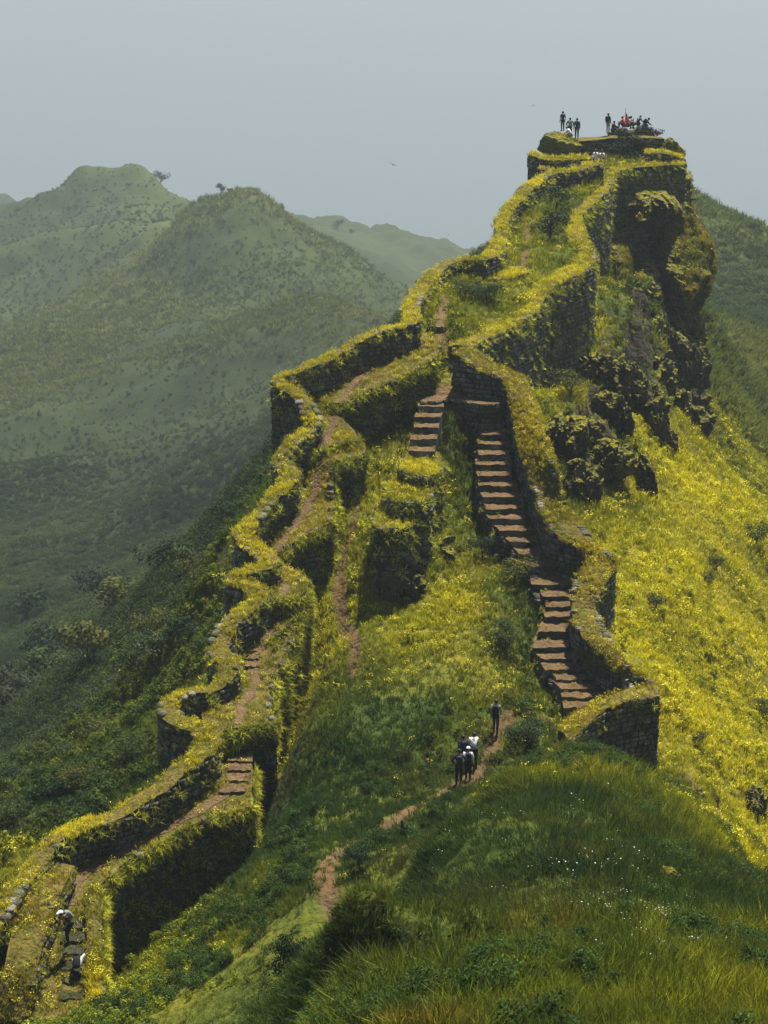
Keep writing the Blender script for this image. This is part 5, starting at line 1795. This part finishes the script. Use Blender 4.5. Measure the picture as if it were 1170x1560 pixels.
tree(708, 470, 127, 1.4, 2.2, MG, 'green shrub left inside the loop of the upper walls', name='bush', cat='bush', near=True, k=2)
tree(870, 578, 127, 1.7, 2.6, OG, 'olive bush under the high rampart', name='bush', cat='bush', near=True, k=1)
for k, (a, b, dd, w, lab) in enumerate([(1092,852,116,1.5,'dark green bush high on the yellow slope'),(1078,905,113,1.1,'small dark bush below the high one on the yellow slope'),(1150,875,126,2.4,'large dark bush at the right edge of the yellow slope'),
        (1000,905,105,1.3,'green bush in the yellow slope near the stair wall'),(1165,1105,104,1.6,'bush cut by the right edge of the yellow slope'),(1065,1120,94,1.0,'low bush above the bastion on the yellow slope')]):
    tree(a, b, dd, w * .7, w, (MG, DG)[k % 2], lab, name='bush', cat='bush', near=True, k=k)
for k, (a, b, dd, h, w) in enumerate([(975,200,176,1.6,1.8),(955,206,175.5,1.7,2.2),(993,204,177,1.6,1.9),(985,238,171.5,1.5,2.4),(935,212,175.5,1.2,1.6),(905,222,173.2,1.3,2.4),(930,226,173,1.6,2.6),(958,220,172.8,1.9,3.0),(985,222,172.8,1.6,2.6),(950,205,174.5,1.3,2.6)]):
    tree(a, b, dd, h, w, (.016, .024, .014), ['dark shrub at the highest point of the summit','dark shrub below the summit flag','dark shrub right of the summit crowd','dark shrub against the summit ruin wall, above the yellow turf','small dark shrub beside the seated hiker','dark shrub against the left end of the summit ruin wall','dark shrub low before the summit ruin wall','big dark shrub in the middle of the summit ruin wall','dark shrub right of the middle of the summit ruin wall','dark shrub spilling over the ruin wall below the flag'][k], name='bush', cat='bush', group='shrubs on the summit', k=k, onland=False)

# ---------------------------------------------------------------- people
SKIN = flat_mat('skin', (.28, .15, .09), .6, .1)
HAIR = flat_mat('hair', (.010, .008, .007), .5, .2)
def cloth(name, c): return flat_mat(name, c, .85, .18, 12)
BLACK, NAVY, GREY, WHITE = cloth('black_cloth', (.012, .012, .014)), cloth('navy_cloth', (.014, .018, .032)), cloth('grey_cloth', (.20, .20, .18)), cloth('white_cloth', (.72, .72, .70))
MAROON, DARKTR, RED, BEIGE = cloth('maroon_cloth', (.06, .012, .015)), cloth('dark_trousers', (.014, .014, .018)), cloth('red_cloth', (.62, .03, .015)), cloth('beige_cloth', (.30, .25, .18))

def skin_mesh(name, verts, edges, radii, root, mat, sub=1):
    me = bpy.data.meshes.new(name)
    me.from_pydata(verts, edges, [])
    o = bpy.data.objects.new(name, me)
    COL.objects.link(o)
    md = o.modifiers.new('skin', 'SKIN'); md.use_smooth_shade = True
    for i, r in enumerate(radii):
        me.skin_vertices[0].data[i].radius = (r, r) if not isinstance(r, tuple) else r
        me.skin_vertices[0].data[i].use_root = (i == root)
    sb = o.modifiers.new('sub', 'SUBSURF'); sb.levels = sub; sb.render_levels = sub
    dg = bpy.context.evaluated_depsgraph_get()
    out = bpy.data.meshes.new_from_object(o.evaluated_get(dg))
    out.name = name
    bpy.data.objects.remove(o); bpy.data.meshes.remove(me)
    out.materials.clear(); out.materials.append(mat)
    return out

def joints(pose):
    J = dict(pel=(0, 0, .95), wai=(0, .01, 1.08), che=(0, .0, 1.30), nec=(0, .0, 1.46), hea=(0, .02, 1.60))
    J.update(shl=(-.17, 0, 1.41), shr=(.17, 0, 1.41), ell=(-.23, -.02, 1.14), elr=(.23, -.02, 1.14), wrl=(-.24, .07, .90), wrr=(.24, .07, .90))
    J.update(hil=(-.09, 0, .90), hir=(.09, 0, .90), knl=(-.10, .03, .49), knr=(.10, .03, .49), anl=(-.10, 0, .09), anr=(.10, 0, .09), tol=(-.11, .17, .035), tor=(.11, .17, .035))
    if pose == 'walk':
        J.update(knl=(-.09, .16, .52), anl=(-.09, .14, .11), tol=(-.09, .31, .06), knr=(.09, .02, .48), anr=(.09, -.20, .12), tor=(.09, -.05, .035),
                 ell=(-.23, -.10, 1.16), wrl=(-.23, -.05, .93), elr=(.23, .05, 1.15), wrr=(.22, .20, .97), wai=(0, .03, 1.08), che=(0, .06, 1.29), nec=(0, .09, 1.45), hea=(0, .13, 1.58), shl=(-.17, .07, 1.40), shr=(.17, .07, 1.40))
    if pose == 'stoop':
        J.update(wai=(0, .07, 1.06), che=(.0, .18, 1.24), nec=(.02, .27, 1.36), hea=(.04, .35, 1.45), shl=(-.17, .22, 1.33), shr=(.17, .22, 1.33), ell=(-.22, .25, 1.07), elr=(.22, .25, 1.07), wrl=(-.18, .38, .90), wrr=(.18, .38, .90),
                 knl=(-.09, .18, .52), anl=(-.09, .12, .12), tol=(-.09, .29, .07))
    if pose == 'akimbo':
        J.update(ell=(-.34, -.06, 1.18), elr=(.34, -.06, 1.18), wrl=(-.20, .04, 1.04), wrr=(.20, .04, 1.04))
    if pose == 'sit':
        J.update({k: (v[0], v[1], v[2] - .62) for k, v in J.items()})
        J.update(wai=(0, .03, .45), che=(0, .08, .66), nec=(0, .13, .81), hea=(0, .17, .95), shl=(-.17, .09, .76), shr=(.17, .09, .76), ell=(-.22, .22, .56), elr=(.22, .22, .56), wrl=(-.14, .42, .60), wrr=(.14, .42, .60),
                 pel=(0, 0, .32), hil=(-.09, .02, .28), hir=(.09, .02, .28), knl=(-.13, .40, .58), knr=(.13, .42, .55), anl=(-.12, .45, .13), anr=(.12, .52, .13), tol=(-.12, .61, .06), tor=(.12, .68, .06))
    if pose == 'crouch':
        J.update(wai=(0, .10, .60), che=(0, .24, .78), nec=(0, .34, .91), hea=(.02, .43, 1.02), shl=(-.17, .28, .87), shr=(.17, .28, .87), ell=(-.24, .38, .66), elr=(.24, .38, .66), wrl=(-.18, .55, .52), wrr=(.22, .58, .55),
                 pel=(0, 0, .48), hil=(-.09, .0, .45), hir=(.09, .0, .45), knl=(-.14, .36, .52), knr=(.13, .30, .50), anl=(-.12, .14, .10), anr=(.12, .06, .10), tol=(-.12, .31, .04), tor=(.12, .22, .04))
    if pose == 'climb':
        J.update(pel=(0, 0, .88), wai=(.0, .12, 1.0), che=(.0, .27, 1.18), nec=(-.03, .36, 1.29), hea=(-.06, .43, 1.38), shl=(-.18, .28, 1.24), shr=(.16, .34, 1.30), ell=(-.26, .42, 1.02), wrl=(-.24, .60, .92), elr=(.30, .46, 1.52), wrr=(.42, .58, 1.74),
                 hil=(-.09, .02, .84), hir=(.09, .02, .84), knl=(-.12, .34, .74), anl=(-.11, .30, .36), tol=(-.11, .46, .32))
    return J

def person(px, py, d, pose, top, legs, label, facing=0.0, h=1.7, pack=None, cap=None, sleeves=True, group=None, base_z=None, long=False):
    J = {k: Vector(v) for k, v in joints(pose).items()}
    p = P(px, py, d)
    root = empty('person', (p[0], p[1], p[2] if base_z is None else base_z), label, 'person', group, rz=facing)
    root.scale = (h / 1.7,) * 3
    names = ['pel', 'wai', 'che', 'nec', 'hea', 'shl', 'ell', 'wrl', 'shr', 'elr', 'wrr', 'hil', 'knl', 'anl', 'tol', 'hir', 'knr', 'anr', 'tor']
    E = [('pel', 'wai'), ('wai', 'che'), ('che', 'nec'), ('nec', 'hea'), ('che', 'shl'), ('shl', 'ell'), ('ell', 'wrl'), ('che', 'shr'), ('shr', 'elr'), ('elr', 'wrr'),
         ('pel', 'hil'), ('hil', 'knl'), ('knl', 'anl'), ('anl', 'tol'), ('pel', 'hir'), ('hir', 'knr'), ('knr', 'anr'), ('anr', 'tor')]
    R = dict(pel=.125, wai=.11, che=.135, nec=.052, hea=.092, shl=.06, ell=.042, wrl=.028, shr=.06, elr=.042, wrr=.028, hil=.085, knl=.055, anl=.038, tol=.03, hir=.085, knr=.055, anr=.038, tor=.03)
    def part(nm, keys, grow, mat, trim=None):
        ks = [k for k in names if k in keys]
        vs = [J[k].copy() for k in ks]
        if trim:
            for k, (a, b, t) in trim.items():
                vs[ks.index(k)] = J[a].lerp(J[b], t)
        es = [(ks.index(a), ks.index(b)) for a, b in E if a in keys and b in keys]
        me = skin_mesh(nm, [tuple(v) for v in vs], es, [R[k] + grow for k in ks], 0, mat)
        return link(nm, me, root)
    body = part('body', names, 0, SKIN)
    # hands: palm and five fingers; nose and ears, joined to the body mesh
    bm = bmesh.new(); bm.from_mesh(body.data)
    for s in ('l', 'r'):
        w, e = J['wr' + s], J['el' + s]
        dr = (w - e).normalized(); sd = Vector((1 if s == 'l' else -1, 0, 0)); nn = dr.cross(sd).normalized(); sd = nn.cross(dr).normalized()
        tube(bm, [w, w + dr * .05, w + dr * .10], [.026, .036, .030])
        for q, L in enumerate((.065, .078, .072, .058)):
            b0 = w + dr * .09 + sd * (.024 - .016 * q)
            tube(bm, [b0, b0 + dr * L * .55, b0 + dr * L * .9 + nn * L * .3], [.009, .008, .006], 5)
        tube(bm, [w + dr * .03 + sd * .025, w + dr * .06 + sd * .05, w + dr * .085 + sd * .052 + nn * .01], [.011, .010, .007], 5)
    hd = J['hea']
    tube(bm, [hd + Vector((0, .07, .01)), hd + Vector((0, .108, -.015)), hd + Vector((0, .09, -.03))], [.010, .014, .010], 5)
    for sx in (-1, 1):
        tube(bm, [hd + Vector((sx * .075, 0, .03)), hd + Vector((sx * .098, -.005, .01)), hd + Vector((sx * .078, 0, -.03))], [.008, .012, .008], 5)
    body.data = bm_mesh('body', bm, [SKIN])
    for pl in body.data.polygons: pl.use_smooth = True
    sk = {'wai', 'che', 'shl', 'shr', 'pel', 'ell', 'elr'} | ({'wrl', 'wrr'} if long else set())
    part('shirt', sk, .020, top, None if long else {'ell': ('shl', 'ell', .75), 'elr': ('shr', 'elr', .75)})
    part('trousers', {'pel', 'hil', 'hir', 'knl', 'knr', 'anl', 'anr'}, .018, legs)
    bm = bmesh.new()
    for s in ('l', 'r'):
        a, t = J['an' + s], J['to' + s]
        tube(bm, [a + Vector((0, -.05, -.03)), a + Vector((0, .03, -.02)), t, t + (t - a).normalized() * .05], [.045, .05, .042, .02], 8)
    link('shoes', bm_mesh('shoes', bm, [BLACK]), root)
    bm = bmesh.new()
    bmesh.ops.create_uvsphere(bm, u_segments=12, v_segments=8, radius=1)
    for v in bm.verts:
        q = v.co
        v.co = Vector((q.x * .098, q.y * .105 - .022, q.z * .100 + .036)) + hd
        if q.y > .45 and q.z < .35: v.co.y -= .07
    link('hair', bm_mesh('hair', bm, [HAIR]), root)
    if cap:
        bm = bmesh.new()
        bmesh.ops.create_uvsphere(bm, u_segments=12, v_segments=8, radius=1)
        for v in bm.verts:
            v.co = Vector((v.co.x * .108, v.co.y * .115 - .01, max(v.co.z, 0) * .095 + .06)) + hd
        tube(bm, [hd + Vector((0, .08, .06)), hd + Vector((0, .17, .05))], [.055, .04], 8)
        link('cap', bm_mesh('cap', bm, [cap]), root)
    if pack:
        up = (J['nec'] - J['wai']).normalized(); bk = Vector((0, -1, 0)); bk = (bk - up * bk.dot(up)).normalized(); rt = up.cross(bk)
        c = J['che'] + bk * .20 - up * .05
        bm = bmesh.new()
        bmesh.ops.create_uvsphere(bm, u_segments=14, v_segments=10, radius=1)
        for v in bm.verts:
            q = v.co; f = lambda t, e: math.copysign(abs(t) ** e, t)
            v.co = c + rt * f(q.x, .6) * .155 + bk * f(q.y, .7) * .11 + up * (f(q.z, .6) * .24 - .02)
        for sx in (-1, 1):
            tube(bm, [c + rt * sx * .10 + up * .2, J['che'] + rt * sx * .12 + up * .17 , J['che'] - bk * .15 + rt * sx * .12, c + rt * sx * .12 - up * .16], [.02] * 4, 6)
        link('backpack', bm_mesh('backpack', bm, [pack]), root)
    return root

def onz(px, py, d, off=0):
    p = P(px, py, d)
    return gz(p[0], p[1]) + off
PW = {'walk': True}
def hiker(px, py, d, *a, **k):
    return person(px, py, d, *a, base_z=onz(px, py, d), **k)
g1 = 'hikers on the earth path'
hiker(755, 1113, 88.4, 'walk', GREY, DARKTR, 'hiker in grey shirt with black backpack walking ahead alone', pack=BLACK, group=g1, facing=-.15)
w = hiker(722, 1167, 85.4, 'stoop', WHITE, DARKTR, 'hiker in white T-shirt with dark print leaning forward on the path', group=g1, facing=.1, h=1.72)
hiker(706, 1172, 85.0, 'walk', NAVY, DARKTR, 'hiker in navy with dark backpack beside the white T-shirt', pack=NAVY, group=g1, facing=.15, long=True)
hiker(713, 1188, 83.8, 'walk', WHITE, BLACK, 'hiker in white cap and white sleeves with black backpack', pack=BLACK, cap=WHITE, group=g1, facing=0, long=True, h=1.6)
hiker(699, 1200, 83.0, 'akimbo', NAVY, DARKTR, 'last hiker of the group, all dark, hands on hips', pack=NAVY, group=g1, facing=.05, long=True)
# print on the back of the white T-shirt: flat grey patch of cloth
bm = bmesh.new(); r_ = random.Random(5)
vs = [bm.verts.new((-.10 + .2 * (i % 2) + r_.uniform(-.01, .01), .055 + .13 * (i // 2), 1.04 + .22 * (i // 2))) for i in range(4)]
bm.faces.new((vs[0], vs[1], vs[3], vs[2]))
me_ = bm_mesh('shirt_print', bm, [cloth('print_grey', (.16, .16, .17))])
me_.transform(Matrix.Translation((0, -.075, .01)))
link('shirt_print', me_, w)
g2 = 'hikers on the rough steps of the wall walk'
def step_z(x_, y_):
    return masonry_top(x_, y_)
q = P(106, 1428, 76.2)
f1_ = person(106, 1440, 74.8, 'stoop', MAROON, BLACK, 'hiker in dark maroon and white cap crouching on the rough steps', facing=2.4, cap=WHITE, pack=GREY, group=g2, base_z=P(106, 1440, 74.8)[2], h=1.82)
q = P(118, 1512, 73.4)
f2_ = person(118, 1512, 73.4, 'climb', WHITE, BLACK, 'hiker in white T-shirt reaching an arm up to climb the rough steps', h=1.8, facing=-.1, pack=BLACK, group=g2, base_z=q[2])
g3 = 'people on the summit'
person(857, 200, 174, 'stand', BLACK, BLACK, 'dark figure standing leftmost behind the summit mound', group=g3, facing=.3)
person(868, 210, 173.2, 'akimbo', BLACK, DARKTR, 'dark figure with pale backpack in the middle of the left summit trio', pack=GREY, group=g3, long=True)
person(878.5, 212, 173, 'stand', NAVY, DARKTR, 'tall dark figure with navy backpack, rightmost of the left summit trio', pack=NAVY, group=g3, long=True, h=1.78)
person(870, 213, 172.4, 'crouch', WHITE, BEIGE, 'crouching figure in white in front of the left summit trio', group=g3, facing=1.2)
person(926, 203, 175, 'stand', NAVY, BEIGE, 'man with backpack standing apart in the middle of the summit', pack=BLACK, group=g3, facing=-.7, long=True)
person(933, 203, 175.2, 'sit', BLACK, BLACK, 'dark figure sitting beside the man standing apart', group=g3, facing=-1.2, long=True)
person(950, 196, 176, 'sit', RED, BLACK, 'figure in red sitting at the foot of the flag', group=g3, facing=1.0)
person(956, 196, 176.4, 'sit', WHITE, BLACK, 'figure in pale top sitting right behind the flag', group=g3, facing=-1.0)
person(964, 197, 176.8, 'crouch', BLACK, BLACK, 'dark figure crouching first right of the flag', group=g3, facing=.4, long=True)
person(970, 196, 177, 'crouch', NAVY, BLACK, 'dark figure crouching second right of the flag', group=g3, facing=-.9, long=True)
person(981, 199, 177.4, 'crouch', BLACK, DARKTR, 'dark figure bending down rightmost on the summit', pack=BLACK, group=g3, facing=-1.6, long=True)
person(908, 247, 168.6, 'sit', WHITE, WHITE, 'figure in white sitting at the top of the gully, left of two', group=g3, facing=2.6)
person(916, 248, 168.6, 'sit', WHITE, BEIGE, 'figure in white sitting at the top of the gully, right of two', group=g3, facing=3.4)

# saffron flag
p = P(952, 197, 176)
fr = empty('flag', V(p), 'small red triangular flag on a thin pole at the summit', 'flag')
bm = bmesh.new(); tube(bm, [(0, 0, -.3), (0, 0, 1.0), (0.01, 0, 1.85)], [.022, .02, .012]); link('pole', bm_mesh('pole', bm, [BLACK]), fr)
v, f = [], []
for i in range(7):
    for j in range(5):
        t, s = i / 6, j / 4
        v.append((.04 + .32 * s * (.35 + .65 * t) , .06 * math.sin(3 * s + t * 4), 1.45 - 1.0 * t - .12 * s))
for i in range(6):
    for j in range(4):
        k = i * 5 + j; f.append((k, k + 1, k + 6, k + 5))
cl = make_mesh('flag_cloth', v, f, [RED], True); o = link('flag_cloth', cl, fr); md = o.modifiers.new('thick', 'SOLIDIFY'); md.thickness = .01
bm = bmesh.new(); tube(bm, [(-.16, .02, -.3), (-.15, .02, 1.25)], [.018, .01]); link('second_pole', bm_mesh('second_pole', bm, [RED]), fr)

# birds
m_bird = flat_mat('feathers', (.03, .026, .022), .7)
def bird(px, py, d, span, roll, label, name='bird'):
    p = P(px, py, d)
    root = empty(name, V(p), label, 'bird', 'birds gliding over the valley', rz=.6)
    root.rotation_euler = (.1, roll, .6)
    bm = bmesh.new()
    s = span / 2
    tube(bm, [(0, .34 * s, .0), (0, .24 * s, .02 * s), (0, 0, 0), (0, -.3 * s, 0), (0, -.52 * s, 0)], [.02 * s, .06 * s, .10 * s, .06 * s, .02 * s], 8)
    for sx in (-1, 1):
        top = [(sx * .05, .12, .02), (sx * .45, .20, .10), (sx * 1.0, .02, .16), (sx * .93, -.08, .16), (sx * .5, -.12, .09), (sx * .06, -.14, .01)]
        up = [bm.verts.new(Vector(q) * s + Vector((0, 0, .012 * s))) for q in top]; dn = [bm.verts.new(Vector(q) * s - Vector((0, 0, .012 * s))) for q in top]
        bm.faces.new(up); bm.faces.new(dn[::-1])
        for i in range(6): bm.faces.new((up[i], dn[i], dn[(i + 1) % 6], up[(i + 1) % 6]))
    tl = [(-.05, -.4, 0), (.05, -.4, 0), (.15, -.72, 0), (-.15, -.72, 0)]
    up = [bm.verts.new(Vector(q) * s + Vector((0, 0, .01 * s))) for q in tl]; dn = [bm.verts.new(Vector(q) * s - Vector((0, 0, .01 * s))) for q in tl]
    bm.faces.new(up); bm.faces.new(dn[::-1])
    for i in range(4): bm.faces.new((up[i], dn[i], dn[(i + 1) % 4], up[(i + 1) % 4]))
    o = link('body', bm_mesh('body', bm, [m_bird]), root)
bird(599, 251, 190, 1.0, .35, 'dark bird gliding with spread wings in the open haze')
bird(812, 161, 300, .7, -.3, 'tiny speck of a bird left above the summit')
bird(683, 357, 300, .6, .2, 'tiny speck of a bird low over the valley near the distant ridge')

# short dark stump standing in the grass by the lower path
p = P(613, 1262, 75.5)
rt_ = empty('dead_stump', (p[0], p[1], gz(p[0], p[1])), 'narrow dark dead stump standing in the grass beside the earth path', 'stump')
bm = bmesh.new(); tube(bm, [(0, 0, -.2), (.02, 0, .35), (-.03, .02, .8)], [.12, .10, .05], 7); link('trunk', bm_mesh('trunk', bm, [flat_mat('dead_wood', (.02, .017, .013), .9)]), rt_)
bm = bmesh.new(); tube(bm, [(.05, 0, .3), (.16, 0, .5), (.20, 0, .62)], [.05, .035, .015], 6); link('limb', bm_mesh('limb', bm, [m_bark]), rt_)
